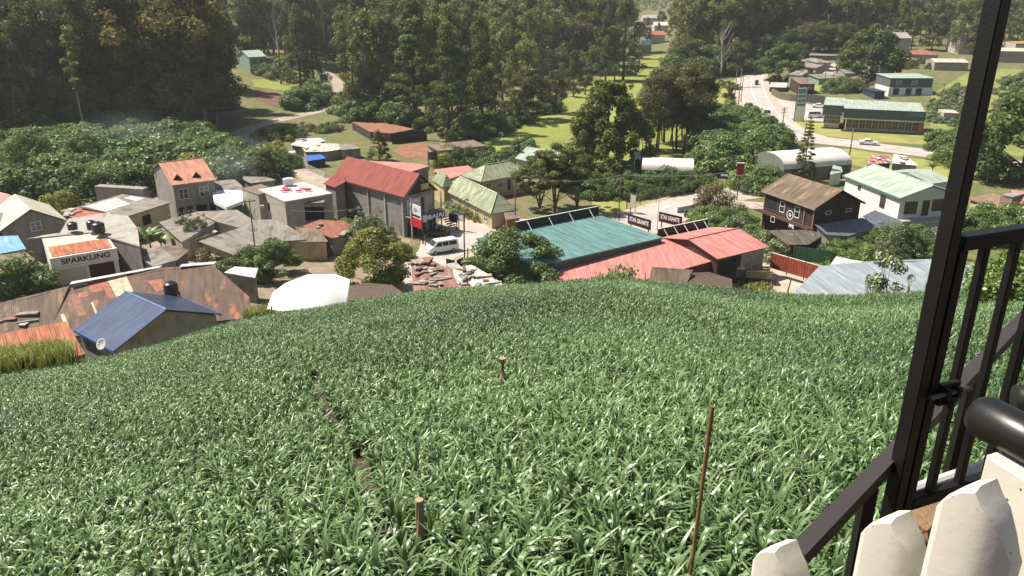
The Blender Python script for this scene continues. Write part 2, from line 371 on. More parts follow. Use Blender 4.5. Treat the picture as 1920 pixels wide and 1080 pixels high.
while y < 56:
    sx = .13+.0014*y; sy = .165+.0020*y
    xx = np.arange(-y*.80-3, y*.80+3, sx); xx = xx+rng.normal(0, .05, len(xx)); yy = y+rng.normal(0, .05, len(xx))+.25*np.sin(xx*.35)
    cand.append(np.stack([xx, yy], 1)); y += sy
cand = np.concatenate(cand); re, er = infield(cand[:, 0], cand[:, 1])
fxd = np.abs(cand[:, 0]-np.interp(cand[:, 1], FY, FX, left=99, right=99)); gapw = (.055+.06*np.clip(np.sin(cand[:, 1]*1.9)+.35, 0, 1))*(cand[:, 1] < 15)
pn = np.sin(cand[:, 0]*.9+1)*np.sin(cand[:, 1]*.7)+np.sin(cand[:, 0]*.37)*np.cos(cand[:, 1]*.53)
keep = (re < er) & (fxd > gapw) & (rng.random(len(cand)) > .07+.10*(pn > 1.1))
keep &= ~((np.abs(cand[:, 0]-1.9) < 1.6) & (cand[:, 1] < 2.6))
cand = cand[keep]; Zc = H(cand[:, 0], cand[:, 1]); B = np.column_stack([cand, Zc-.02])
pp = np.array([proj(b+np.array([0, 0, .3])) for b in B]); vis = (pp[:, 0] > -700) & (pp[:, 0] < 2350) & (pp[:, 1] < 1130)
B = B[vis]; dist = np.linalg.norm(B, axis=1); order = np.argsort(dist); B = B[order]; dist = dist[order]; pp = pp[vis][order]
inn = (pp[:, 0] > 0) & (pp[:, 0] < 1640) & (pp[:, 1] < 1085)
near_i = np.where(inn)[0][:300]; mask = np.ones(len(B), bool); mask[near_i] = False
protos = []
for k in range(7):
    v_, q_, t_ = leek(rng, 1, np.zeros((1, 3)), 14, 9, .44, .032); protos.append(npmesh('leek_plant', v_, q_, t_))
    protos[-1].materials.append(m_leek)
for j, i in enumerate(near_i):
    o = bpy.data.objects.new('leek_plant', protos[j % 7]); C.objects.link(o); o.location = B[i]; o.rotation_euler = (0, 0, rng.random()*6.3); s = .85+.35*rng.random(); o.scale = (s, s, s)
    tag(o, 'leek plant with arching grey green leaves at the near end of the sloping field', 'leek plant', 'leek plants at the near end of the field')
R_ = B[mask]; dr = dist[mask]; allv = []; allq = []; allt = []; off = 0
for lo, hi, nl, sg, hh, wd in ((0, 12, 12, 8, .42, .028), (12, 24, 9, 6, .40, .028), (24, 90, 6, 5, .40, .034)):
    s_ = (dr >= lo) & (dr < hi); v_, q_, t_ = leek(rng, int(s_.sum()), R_[s_], nl, sg, hh, wd)
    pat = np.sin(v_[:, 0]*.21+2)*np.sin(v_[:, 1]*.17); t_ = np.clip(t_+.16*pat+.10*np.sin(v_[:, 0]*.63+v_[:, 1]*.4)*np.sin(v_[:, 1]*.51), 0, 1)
    allv.append(v_); allq.append(q_+off); allt.append(t_); off += len(v_)
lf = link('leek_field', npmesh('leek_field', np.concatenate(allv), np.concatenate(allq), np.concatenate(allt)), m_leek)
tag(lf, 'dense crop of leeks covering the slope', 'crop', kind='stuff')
# weeds: yellow green grass at the field corner and in the furrow
m_weed = LEAF('weed_grass', (.10, .14, .025), (.30, .31, .07), .4, .04, .5, 0)
def grass_at(name, pxs, n, hh, wid, label, mat=m_weed, spread=.8, start=3.0):
    bs = []
    for _ in range(n):
        px, py = pxs[int(rng.integers(len(pxs)))]; p = G(px+rng.normal(0, 12*spread), py+rng.normal(0, 7*spread), start); bs.append((p.x, p.y, p.z-.03))
    v_, q_, t_ = leek(rng, n, np.array(bs), 9, 4, hh, wid); o = link(name, npmesh(name, v_, q_, t_), mat); tag(o, label, 'grass', kind='stuff')
grass_at('weed_grass', [(0, 698), (20, 696), (45, 693), (70, 690), (95, 687), (120, 684), (-10, 700), (-30, 702)], 2600, 1.7, .035, 'tall yellow green grass at the corner of the field', spread=.8)
grass_at('weed_grass', [(560, 660), (585, 662), (575, 668), (600, 700)], 25, .42, .02, 'yellowish weeds along the furrow', spread=.8)
grass_at('weed_grass', [(480, 592), (500, 588), (465, 597)], 260, 1.0, .05, 'yellowish grass tuft on the field rim', spread=.6)
grass_at('weed_grass', [(1400, 541), (1430, 542), (1640, 546), (1700, 543), (1740, 540), (1160, 516), (1200, 517), (1130, 520)], 500, .9, .05, 'light green weeds along the far rim of the field', spread=.9)

# ------------------------------------------------------------------ trees and shrubs
def tube_np(pts, rad, n=6):
    m = MB().tube(pts, rad, n, False); return m.v, m.f
def crown_np(rng, clumps, leaves, ls, squash=.75, droop=0.0, up=.25, asp=1.6):
    """clumps: (x,y,z,r) -> leaf quads spread through each clump's shell"""
    c = np.array(clumps); k = len(c); wgt = c[:, 3]**2; wgt = wgt/wgt.sum(); ci = rng.choice(k, leaves, p=wgt)
    d = rng.normal(size=(leaves, 3)); d /= np.linalg.norm(d, axis=1)[:, None]
    rr = c[ci, 3]*(.35+.7*rng.random(leaves)**.5); p = c[ci, :3]+d*rr[:, None]*np.array([1, 1, squash])
    if droop: p[:, 2] -= droop*rng.random(leaves)**2*c[ci, 3]
    nrm = d*1.1+rng.normal(size=(leaves, 3))*.55+np.array([0, 0, up]); nrm /= np.linalg.norm(nrm, axis=1)[:, None]
    t = np.cross(nrm, rng.normal(size=(leaves, 3))); t /= np.linalg.norm(t, axis=1)[:, None]
    if droop: t = t+np.array([0, 0, -droop]); t /= np.linalg.norm(t, axis=1)[:, None]
    b = np.cross(nrm, t); s = ls*(.6+.8*rng.random(leaves)); t *= (s*asp*.5)[:, None]; b *= (s*.5)[:, None]
    V4 = np.stack([p-t, p+b*.9, p+t, p-b*.9], 1).reshape(-1, 3)
    tint = np.repeat(rng.random(k)[ci]*.55+rng.random(leaves)*.45, 4)
    return V4, np.arange(leaves*4).reshape(-1, 4), tint
BARK = {}
def bark(name, col): return M(name, col, .95, var=.35, scale=2.5, bump=.3)
b_dark = bark('dark_bark', (.075, .055, .04)); b_pale = bark('pale_bark', (.30, .26, .20)); b_mid = bark('brown_bark', (.14, .10, .07))
L_euc = LEAF('eucalypt_leaf', (.045, .060, .018), (.30, .32, .10), .38, .03, .5, .25)
L_eucb = LEAF('brown_eucalypt_leaf', (.042, .044, .012), (.245, .215, .065), .38, .02, .5, .25)
L_dark = LEAF('cypress_leaf', (.018, .036, .013), (.15, .20, .055), .32, .02, .5, .25)
L_cas = LEAF('casuarina_leaf', (.040, .044, .020), (.16, .155, .06), .32, .02, .5, .3)
L_oliv = LEAF('olive_conifer_leaf', (.032, .048, .012), (.18, .205, .045), .34, .02, .5, .25)
L_bush = LEAF('shrub_leaf', (.045, .095, .020), (.19, .275, .085), .35, .04, .5, .35)
L_bushd = LEAF('dark_shrub_leaf', (.030, .062, .016), (.16, .23, .065), .34, .03, .5, .3)
L_brt = LEAF('bright_hedge_leaf', (.085, .15, .022), (.20, .30, .055), .38, .07)
L_yel = LEAF('yellow_green_leaf', (.06, .09, .014), (.33, .34, .05), .38, .04, ran=.0)
L_pale = LEAF('pale_leaf', (.09, .125, .045), (.25, .29, .12), .35, .10)
L_brn = LEAF('dry_leaf', (.10, .07, .03), (.24, .19, .085), .3, .05)
L_ban = LEAF('banana_leaf', (.07, .14, .025), (.26, .34, .07), .45, .12)
ARCH = {}
def arch(kind, name, H_, lvmat, bk, clumps, trunks, leaves, ls, **kw):
    r = np.random.default_rng(sum(map(ord, kind))*7+3)
    v_, q_, t_ = crown_np(r, clumps, leaves, ls, **kw); cm = npmesh('crown', v_, q_, t_); cm.materials.append(lvmat)
    m = MB()
    for pts, rad in trunks: m.tube(pts, rad, 6, False)
    tm = bpy.data.meshes.new('trunk'); tm.from_pydata(m.v, [], m.f); tm.materials.append(bk)
    for p in tm.polygons: p.use_smooth = True
    ARCH[kind] = (name, H_, cm, tm)
def prof_clumps(rng, n, H_, z0, z1, prof, cr, inner=.35, layers=0):
    out = []
    for i in range(n):
        t = rng.random(); z = z0+(z1-z0)*t
        if layers: z = z0+(z1-z0)*(round(t*layers)/layers)+rng.normal(0, .1)
        R0 = abs(prof(min(1, max(0, (z-z0)/(z1-z0))))); a = rng.random()*2*pi; rad = R0*(inner+(1-inner)*rng.random()**.5)
        out.append((cos(a)*rad, sin(a)*rad, z, cr*(.6+.7*rng.random())))
    return out
def limbs(rng, clumps, H_, r0, k, top=.95, lean=0):
    tr = [([(0, 0, -.6), (lean*.3, 0, H_*.3), (lean*.6, .1, H_*.6), (lean, 0, H_*top)], [r0, r0*.8, r0*.55, r0*.12])]
    for c in rng.permutation(len(clumps))[:k]:
        x, y, z, r = clumps[c]; zb = max(H_*.15, z-hypot(x, y)*.9-1.0); f = zb/H_*lean
        tr.append(([(f, 0, zb), (x*.5+f*.5, y*.5, zb+(z-zb)*.45), (x, y, z)], [r0*.35, r0*.22, r0*.08]))
    return tr
def mk_arches():
    r = np.random.default_rng(11)
    for i in range(3):   # tall eucalypts, 34 m
        def pf(t, ph=i*2.1): return (2.4+3.6*sin(pi*min(1, t*.9+.08))**.8)*(1+.35*sin(t*9+ph))
        cl = prof_clumps(r, 44, 34, 6+2*i, 33.5, pf, 1.8, .15); arch('euc%d' % i, 'eucalyptus_tree', 34, (L_euc, L_eucb, L_euc)[i], b_pale, cl, limbs(r, cl, 34, .45, 12, lean=(i-1)*1.2), 7500, .46, squash=1.0, droop=.5)
    for i in range(2):   # dense forest tree 30 m, crown nearly to the ground
        def pf(t, ph=i): return (6.0*(1-t)**.55*min(1, t*6+.45))*(1+.22*sin(t*14+ph))
        cl = prof_clumps(r, 70, 30, 2.5, 30, pf, 1.7, .4); arch('dense%d' % i, 'forest_tree', 30, (L_dark, L_oliv)[i], b_dark, cl, limbs(r, cl, 30, .5, 8), 7600, .42, squash=.8, droop=.3)
    def pf(t): return 6.4*(1-t)**.75*min(1, t*7+.5)*(1+.2*sin(t*21))
    cl = prof_clumps(r, 110, 26, 1.5, 26, pf, 1.25, .6, 13); arch('cypress', 'cypress_tree', 26, L_dark, b_dark, cl, limbs(r, cl, 26, .5, 8), 15000, .30, squash=.55, droop=.35)
    def pf(t): return 7.6*(1-t**1.6)**.6*min(1, t*5+.55)*(1+.1*sin(t*17))
    cl = prof_clumps(r, 120, 18, .8, 17.0, pf, 1.15, .45); cl += [(x*.5, y*.5, 17+1.2*r.random(), .5) for x, y in r.normal(0, 3, (14, 2))]
    arch('casbush', 'casuarina_tree', 18, L_oliv, b_dark, cl, limbs(r, cl, 18, .4, 6), 26000, .34, squash=1.5, up=.5)
    for i in range(2):
        def pf(t): return 5.2*sin(pi*min(1, t*.86+.12))**.6
        cl = prof_clumps(r, 60, 17, 5.5, 17, pf, 1.5, .45); arch('cas%d' % i, 'casuarina_tree', 17, L_cas, b_dark, cl,
            limbs(r, cl, 17, .28, 10, lean=1-2*i)+[([(1.3, .5, -.5), (1.8, .7, 5), (3.2, 1, 12)], [.2, .17, .05]), ([(-1, .9, -.5), (-1.9, 1.4, 5), (-3, 2, 11)], [.18, .15, .05])], 12000, .26, squash=.8)
    def pf(t): return 4.6*sin(pi*min(1, t*.8+.2))**.7
    cl = prof_clumps(r, 46, 10, 3.4, 10.2, pf, .95, .35, 6); arch('pine', 'spreading_pine_tree', 10, L_oliv, b_mid, cl,
        limbs(r, cl, 10, .2, 14)+[([(0, 0, 0), (-1.0, .4, 3.5), (-2.5, .6, 7)], [.15, .13, .05]), ([(0, 0, 0), (1.1, -.2, 3.5), (2.6, .3, 7)], [.15, .12, .05])], 13000, .19, squash=.45, up=.6)
    cl = [(r.normal(0, .8), r.normal(0, .8), z, .9+.4*r.random()) for z in (12, 13.8, 15.5, 17, 19, 20.5, 21.5, 22.5, 23.5, 24.5)]+[(1.6*cos(a), 1.6*sin(a), z, .8) for a, z in ((0, 20), (2, 21.5), (4, 18), (5, 23), (3, 16), (1, 22.5))]
    arch('slender', 'slender_tree', 25, L_yel, b_pale, cl, limbs(r, cl, 25, .22, 9, lean=-.9), 1500, .42, squash=.55, up=.6)
    cl = []
    for z in np.arange(1.5, 12.5, .62):
        R0 = 2.9*(1-z/13)**.8
        for k in range(7): a = r.random()*6.3; cl.append((cos(a)*R0*.75, sin(a)*R0*.75, z-.15*R0, .34+.1*R0))
    cl += [(0, 0, 12.6, .3)]
    arch('spruce', 'young_conifer', 13, L_oliv, b_mid, cl, limbs(r, cl, 13, .16, 30), 5200, .20, squash=.35, up=.5)
    cl = [(x, y, z, rr) for x, y, z, rr in cl if r.random() < .8]
    arch('spruceyel', 'young_conifer', 13, L_yel, b_mid, cl, limbs(r, cl, 13, .16, 10), 4200, .25, squash=.6, up=.5)
    def pf(t): return 4.7*sin(pi*min(1, t*.8+.22))**.65
    cl = prof_clumps(r, 75, 9, .5, 9, pf, 1.15, .5); arch('mango', 'leafy_tree', 9, L_yel, b_mid, cl, limbs(r, cl, 9, .2, 10), 21000, .21, up=.5)
    cl = prof_clumps(r, 46, 8, 1.0, 7.6, pf, 1.0, .35); cl += [(x, y, 8+r.random(), .45) for x, y in r.normal(0, 1.8, (8, 2))]
    arch('wispy', 'leafy_tree', 8, L_pale, b_mid, cl, limbs(r, cl, 8, .16, 20), 8500, .19, up=.4)
    cl = prof_clumps(r, 46, 8, .6, 8, pf, 1.1, .45); arch('roundtree', 'leafy_tree', 8, L_bushd, b_mid, cl, limbs(r, cl, 8, .16, 10), 9000, .21, up=.4)
    arch('roundlight', 'leafy_tree', 8, L_bush, b_mid, cl, limbs(r, cl, 8, .16, 10), 19000, .20, up=.4)
    arch('rounddark', 'broad_dark_tree', 8, L_dark, b_dark, cl, limbs(r, cl, 8, .16, 10), 12000, .24, up=.4)
    def pf(t): return 1.35*(1-t*.55)*(.8+.3*sin(t*9))
    cl = prof_clumps(r, 34, 5.6, .4, 5.8, pf, .55, .2); arch('narrow', 'narrow_tree', 5.6, L_pale, b_mid, cl, limbs(r, cl, 5.6, .08, 14), 3600, .14, up=.4)
    for i, (lm, nm) in enumerate(((L_bush, 'broad_leaved_shrub'), (L_bush, 'broad_leaved_shrub'), (L_bushd, 'dark_shrub'), (L_brt, 'hedge_bush'), (L_pale, 'pale_shrub'), (L_brn, 'dry_shrub'), (L_yel, 'yellow_green_shrub'))):
        def pf(t): return 2.5*(1-t**2.2)**.5+.1
        cl = prof_clumps(r, 26, 3.2, .1, 3.0, pf, .95, .4); arch('bush%d' % i, nm, 3.2, lm, b_mid, cl, limbs(r, cl, 3.0, .08, 8), 4200, .25 if i < 2 else .20, up=.5, asp=1.35)
mk_arches()
def tree(kind, loc, h, label, group=None, rz=None, wide=1.0, cat=None):
    name, H_, cm, tm = ARCH[kind]; s = h/H_
    o = empty(name, loc, random.random()*6.3 if rz is None else rz); o.scale = (s*wide, s*wide, s)
    tag(o, label, cat or ('shrub' if 'shrub' in name or 'bush' in name else 'tree'), group)
    link('trunk' if h > 3.6 else 'stem', tm, None, o); link('crown', cm, None, o); return o
def T(kind, px, py, h, label, group=None, **k): return tree(kind, V(px, py), h, label, group, **k)
def inpoly(x, y, P):
    c = False
    for i in range(len(P)):
        x0, y0 = P[i]; x1, y1 = P[i-1]
        if (y0 > y) != (y1 > y) and x < (x1-x0)*(y-y0)/(y1-y0)+x0: c = not c
    return c
def scatter(poly, n, kinds, hr, label, group, mind=0, wide=1.0, avoid=(), wr=.15):
    """n plants over a ground region outlined by where it is seen"""
    xs_ = [p[0] for p in poly]; ys_ = [p[1] for p in poly]; done = []; tries = 0
    while len(done) < n and tries < n*40:
        tries += 1; px = random.uniform(min(xs_), max(xs_)); py = random.uniform(min(ys_), max(ys_))
        if not inpoly(px, py, poly): continue
        p = V(px, py)
        if any((p-q).length < mind for q in done): continue
        done.append(p); k = random.choice(kinds); h = random.uniform(*hr)
        lb = label.get(k[:4], label['*']) if isinstance(label, dict) else label
        tree(k, p, h, lb, group, wide=wide*random.uniform(1-wr, 1+wr))
    return done
def forest(quad, nr, nc, kinds, hr, label, group, wide=1.0):
    """jittered rows of trees over a ground quad given by world corners a(front left) b(front right) c(back right) d(back left)"""
    a, b, c, d = quad
    for i in range(nr):
        for j in range(nc):
            u = (j+.5+random.uniform(-.42, .42)+(.5 if i % 2 else 0))/nc; t = (i+random.uniform(0, .6))/max(1, nr-.4)
            p = (a*(1-u)+b*u)*(1-t)+(d*(1-u)+c*u)*t; k = random.choice(kinds); h = random.uniform(*hr)
            lb = label.get(k[:3], label['*']) if isinstance(label, dict) else label
            tree(k, (p.x, p.y, float(H(p.x, p.y))), h, lb, group, wide=wide*random.uniform(.85, 1.2))
def W(px, py, r=None):
    p = V(px, py)
    if r: d = ray(px, py); d = d/hypot(d[0], d[1])*r; p = Vector((d[0], d[1], 0))
    return p
# dark wood behind the green shrubs
forest((W(-60, 268), W(402, 246), W(412, 200, 262), W(-60, 200, 262)), 4, 15, ['dense0', 'dense1', 'euc1', 'euc0', 'dense0'], (27, 38),
       {'euc': 'tall brown eucalyptus in the dark wood above the green shrubs', '*': 'tall dark forest tree in the dense wood above the green shrubs'}, 'trees of the dark wood above the shrubs')
forest((W(-60, 200, 285), W(425, 200, 285), W(430, 200, 360), W(-60, 200, 360)), 2, 14, ['dense0', 'euc0', 'euc2'], (30, 40), 'tall tree deep in the dark wood behind its front rows', 'trees deep in the dark wood')
for px, py, h, k in ((300, 248, 38, 'euc1'), (352, 250, 41, 'euc1'), (388, 247, 37, 'euc1'), (262, 250, 36, 'euc1'), (408, 238, 34, 'euc1')):
    T(k, px, py, h, 'huge brownish eucalyptus standing forward at the edge of the dark wood', 'huge eucalyptus trees at the wood edge', wide=1.25)
T('slender', 165, 268, 27, 'lone slender tree with bare pale trunk and yellowish tufts before the dark wood', rz=0)
T('spruceyel', 52, 268, 15, 'yellow green conical conifer at the foot of the dark wood')
T('spruceyel', -2, 275, 13, 'yellowish conifer cut by the picture edge at the foot of the wood')
T('slender', 28, 262, 24, 'thin bare trunked tree beside the yellow green conifer', rz=2)
# centre wood
forest((W(470, 150, 345), W(720, 150, 345), W(720, 100, 440), W(440, 100, 440)), 4, 9, ['dense0', 'euc2', 'dense1', 'euc0'], (26, 38), 'tall tree in the wood behind the hillside house and the dirt path', 'trees of the wood behind the dirt path')
forest((W(660, 190, 235), W(872, 190, 225), W(1050, 120, 330), W(660, 120, 330)), 4, 9, ['euc0', 'euc2', 'dense1', 'euc0', 'dense0'], (24, 34),
       {'euc': 'tall grey green eucalyptus in the wood between the dirt path and the fairway', '*': 'dense tree in the wood between the dirt path and the fairway'}, 'trees between the dirt path and the fairway')
forest((W(700, 100, 345), W(1125, 100, 345), W(1170, 60, 470), W(690, 60, 470)), 4, 15, ['euc0', 'euc2', 'euc1', 'dense1'], (28, 38), 'tall eucalyptus in the hazy wood at the far side of the fairway', 'eucalyptus trees beyond the fairway', 1.25)
T('dense0', 1168, 152, 33, 'massive dark blue green tree standing at the bend of the fairway', wide=1.1)
T('dense0', 1135, 152, 26, 'dark tree leaning on the massive one at the fairway bend')
T('cypress', 842, 262, 27, 'huge dark cypress with layered boughs behind the brown soil plot', wide=1.05)
T('cypress', 778, 238, 27, 'broad dark cypress with a flat green top, beside the huge layered one', wide=1.2)
T('dense0', 905, 250, 24, 'dark tree between the huge cypress and the fairway')
T('cypress', 700, 196, 22, 'dark blue green conifer where the dirt path enters the wood')
T('dense1', 590, 172, 25, 'dark pointed tree above the bend of the dirt path')
T('dense0', 565, 170, 27, 'tall dark tree behind the hillside lawn')
T('cas0', 1043, 212, 12, 'small round grey green tree at the edge of the fairway')
T('cas1', 1000, 226, 13, 'slender tree with an open crown at the fairway edge')
T('euc0', 960, 232, 19, 'tall open eucalyptus nearest the fairway'); T('euc2', 985, 222, 21, 'leaning eucalyptus beside the fairway')
T('dense1', 1075, 182, 15, 'dark tree with a clear trunk standing out on the fairway')
T('cas0', 1098, 178, 9, 'small dark bush like tree by the fairway trunk')
# bare tree
def bare(px, py, h, label):
    m = MB(); r = np.random.default_rng(5); p = V(px, py); root = empty('bare_tree', p, 0, label, 'tree')
    m.tube([(0, 0, -.5), (.3, 0, h*.35), (-.2, 0, h*.65), (.3, 0, h)], [.45, .38, .26, .05], 7, False)
    for k in range(16):
        z = h*(.35+.6*r.random()); a = r.random()*6.3; L = 5.5*(1.15-z/h)+1.5; m.tube([(0, 0, z), (cos(a)*L*.5, sin(a)*L*.5, z+L*.6), (cos(a)*L*.8, sin(a)*L*.8, z+L*1.4)], [.17, .10, .03], 5, False)
    m.build('trunk', b_pale, root, smooth=True)
bare(527, 158, 34, 'bare pale trunked tree rising behind the hillside house')
bare(1152, 150, 12, 'small bare white branched tree against the dark trees at the fairway bend')
bare(1348, 165, 22, 'bare forked white tree before the far wood beside the road')
# casuarinas in the middle
T('casbush', 1137, 318, 17.5, 'big feathery conical casuarina beside the plastic tunnel', wide=1.3)
for px, py, h, k in ((1230, 285, 17, 'cas0'), (1268, 282, 18.5, 'cas1'), (1300, 284, 17, 'cas0'), (1245, 268, 18, 'cas1'), (1290, 262, 18, 'cas0'), (1212, 282, 10, 'cas1')):
    T(k, px, py, h, 'brownish casuarina with dark bare stems in the clump on the fairway', 'casuarina clump on the fairway')
for px, py, h, lb in ((1040, 398, 11, 'spreading pine with forked trunks behind the green shop roof'), (1012, 392, 9.5, 'smaller spreading pine beside the long green roofed house'), (1082, 396, 10, 'spreading pine nearest the sign frame')):
    T('pine', px, py, h, lb)
# far wood around the road
forest((W(1280, 130, 350), W(1400, 130, 352), W(1420, 80, 480), W(1268, 80, 480)), 4, 8, ['euc0', 'euc2', 'euc1', 'euc0'], (30, 41), 'tall hazy eucalyptus in the far wood beside the valley road', 'eucalyptus trees of the far wood beside the road', 1.3)
forest((W(1420, 115, 395), W(1600, 115, 400), W(1610, 70, 500), W(1420, 70, 500)), 3, 9, ['euc0', 'euc2', 'dense1', 'euc1'], (30, 40), 'tall hazy eucalyptus behind the grey roofed houses', 'eucalyptus trees behind the grey houses', 1.3)
forest((W(1590, 90, 420), W(2050, 90, 430), W(2100, 60, 560), W(1600, 60, 560)), 3, 17, ['dense0', 'dense1', 'euc2', 'euc0'], (20, 30), 'hazy tree in the wood behind the warehouses', 'trees behind the warehouses')
forest((W(1260, 130, 345), W(1400, 130, 347), W(1400, 120, 356), W(1260, 120, 356)), 1, 13, ['cas0', 'cas1', 'roundtree'], (8, 14), 'low dark tree at the foot of the far wood beside the road', 'low trees at the foot of the far wood', 1.3)
forest((W(1045, 130, 330), W(1140, 110, 440), W(1130, 110, 445), W(1035, 130, 335)), 1, 12, ['cas0', 'cas1', 'roundtree'], (8, 13), 'low rounded tree along the far edge of the fairway', 'low trees along the far fairway edge', 1.3)
forest((W(1430, 115, 385), W(1600, 115, 392), W(1600, 100, 402), W(1430, 100, 398)), 1, 11, ['cas0', 'roundtree', 'cas1'], (9, 15), 'rounded tree low in front of the far wood behind the grey houses', 'low trees before the far wood', 1.3)
forest((W(1195, 80, 520), W(1260, 80, 520), W(1290, 60, 620), W(1200, 60, 620)), 2, 4, ['dense1', 'cas0'], (9, 14), 'small hazy tree at the far end of the fairway', 'trees at the far end of the fairway')
T('rounddark', 1459, 150, 12.5, 'dark round crowned tree beside the bend of the valley road', wide=1.15)
T('rounddark', 1632, 150, 18, 'large dark tree standing before the grey houses', wide=1.0)
T('roundtree', 1595, 128, 10, 'small dark round tree beside the large dark one')
# distant wooded hills
def far_wood(name, x0, x1, y0, y1, n, ls, label, ygap=None):
    r = np.random.default_rng(8); px = r.uniform(x0, x1, n); py = r.uniform(y0, y1, n)
    nz = np.sin(px*.02)*np.sin(py*.017)+np.sin(px*.007+py*.011)
    k = nz > -1.1; k &= ~((np.abs(px/py-.176) < .025) & (py < 900) & (py > 560)); px, py = px[k], py[k]; hz = H(px, py)
    cl = np.stack([px, py, hz+r.uniform(2, 13, len(px)), r.uniform(3.0, 6.5, len(px))], 1)
    v_, q_, t_ = crown_np(r, cl, len(cl)*26, ls, squash=1.3); tag(link(name, npmesh(name, v_, q_, t_), L_euc), label, 'wood', kind='stuff')
far_wood('distant_wood', -700, 1100, 560, 1150, 2600, 2.0, 'hazy woods covering the distant hills')
far_wood('distant_wood', -1200, 1800, 1150, 2200, 3000, 3.6, 'pale wooded ridge at the skyline')
# shrubs
def shrubs():
    A = 'broad leaved green shrub in the mass between the dark wood and the village'
    scatter([(-20, 262), (120, 256), (300, 250), (395, 262), (425, 285), (470, 305), (505, 330), (470, 342), (400, 345), (390, 322), (270, 325), (262, 356), (200, 385), (130, 376), (0, 372), (-20, 372)], 150,
            ['bush0', 'bush1', 'bush0', 'bush1', 'bush2'], (4.0, 6.0), A, 'broad leaved shrubs between the wood and the village', 2.5, 1.15)
    scatter([(560, 185), (600, 178), (606, 190), (575, 204), (552, 208), (545, 200)], 12, ['bush0', 'bush1'], (4, 6), 'green shrub on the bank inside the bend of the dirt path', 'shrubs inside the dirt path bend', 2)
    scatter([(640, 205), (680, 198), (740, 212), (800, 240), (820, 256), (775, 240), (700, 228), (645, 228)], 24, ['bush0', 'bush1'], (3.5, 5.5), 'large leaved shrub behind the brown soil plot', 'large leaved shrubs behind the soil plot', 2)
    scatter([(492, 254), (560, 240), (650, 240), (620, 252), (560, 262), (510, 272)], 24, ['bush2', 'bush4', 'bush6', 'bush2'], (1.2, 2.4), 'low shrub beside the dirt path above the tin shacks', 'low shrubs beside the dirt path', 1.5)
    scatter([(500, 285), (530, 300), (560, 320), (530, 320), (500, 305)], 8, ['bush6', 'bush2'], (2, 4), 'shrub on the near verge of the dirt path', 'shrubs on the near verge of the dirt path', 1.5)
    scatter([(475, 120), (520, 118), (560, 135), (550, 148), (480, 148)], 12, ['bush4', 'bush6', 'bush0'], (2, 4), 'yellow green shrub below the hillside house', 'shrubs below the hillside house', 2)
    scatter([(900, 290), (985, 275), (1000, 300), (930, 325), (860, 312), (880, 300)], 16, ['bush2', 'bush0'], (2, 3.6), 'dark leaved shrub behind the yellow house', 'shrubs behind the yellow house', 1.5)
    scatter([(820, 300), (870, 304), (860, 312), (815, 320)], 5, ['bush6', 'bush2'], (2, 3.5), 'bush beside the long grey outbuilding', 'bushes beside the long grey outbuilding', 1.5)
    scatter([(860, 245), (960, 230), (1005, 215), (1040, 198), (1046, 204), (1000, 230), (950, 246), (900, 262), (850, 262)], 24, ['bush2', 'bush0'], (2.5, 5), 'shrub along the shaded edge of the fairway', 'shrubs along the fairway edge', 2)
    scatter([(1312, 285), (1335, 262), (1400, 248), (1450, 262), (1440, 296), (1425, 318), (1345, 325), (1325, 318)], 40, ['bush0', 'bush1', 'bush3'], (4, 6.5), 'bright green shrub in the mass between the casuarinas and the valley road', 'bright shrubs beside the valley road', 2.5, 1.1)
    scatter([(1070, 352), (1180, 350), (1260, 346), (1330, 350), (1310, 360), (1250, 364), (1180, 374), (1100, 374)], 34, ['bush2', 'bush0', 'bush2'], (2.0, 3.6), 'dark shrub under the casuarina along the village road', 'dark shrubs along the village road', 2)
    scatter([(1395, 350), (1440, 342), (1450, 362), (1420, 368), (1395, 362)], 9, ['bush0', 'bush3'], (2.5, 4.5), 'green shrub beside the tall red sign', 'shrubs beside the tall red sign', 1.5)
    scatter([(1295, 428), (1340, 412), (1395, 425), (1425, 460), (1455, 478), (1455, 492), (1400, 458), (1330, 438)], 26, ['bush3', 'bush4', 'bush3', 'bush0'], (1.8, 3.4), 'bright hedge bush between the red roofed shop and the brown wooden house', 'hedge bushes beside the red roofed shop', 1.3)
    scatter([(1540, 476), (1600, 474), (1640, 486), (1640, 500), (1560, 502), (1545, 490)], 16, ['bush3', 'bush3', 'bush2'], (1.8, 2.8), 'bright hedge bush below the brown wooden house', 'hedge bushes below the wooden house', 1.2)
    scatter([(1640, 462), (1690, 452), (1770, 462), (1775, 488), (1700, 486), (1630, 488)], 28, ['bush4', 'bush2', 'bush3', 'bush0'], (1.6, 3.2), 'garden bush below the white two storey house', 'garden bushes below the white house', 1.3)
    scatter([(1805, 430), (1850, 425), (1925, 420), (1940, 455), (1830, 462), (1805, 458)], 16, ['bush3', 'bush2'], (2.2, 4.2), 'round green bush on the slope beyond the black railing', 'bushes on the slope beyond the railing', 1.6)
    scatter([(1745, 185), (1800, 165), (1820, 200), (1800, 240), (1745, 235)], 60, ['bush4', 'bush0', 'bush4'], (1.2, 2.4), 'low pale shrub on the grassy slope below the warehouse', 'low shrubs on the grassy slope', 1.5)
    scatter([(1860, 160), (1930, 140), (1940, 250), (1870, 215)], 50, ['bush0', 'bush4', 'bush2'], (1.5, 3), 'shrub on the grassy slope beyond the black post', 'shrubs on the slope beyond the black post', 1.5)
    scatter([(1755, 262), (1800, 255), (1850, 300), (1900, 320), (1900, 345), (1840, 335), (1790, 320), (1745, 282)], 18, ['bush2', 'bush0'], (2.4, 4.2), 'dark shrub in the dip beside the valley road', 'dark shrubs in the dip beside the road', 2)
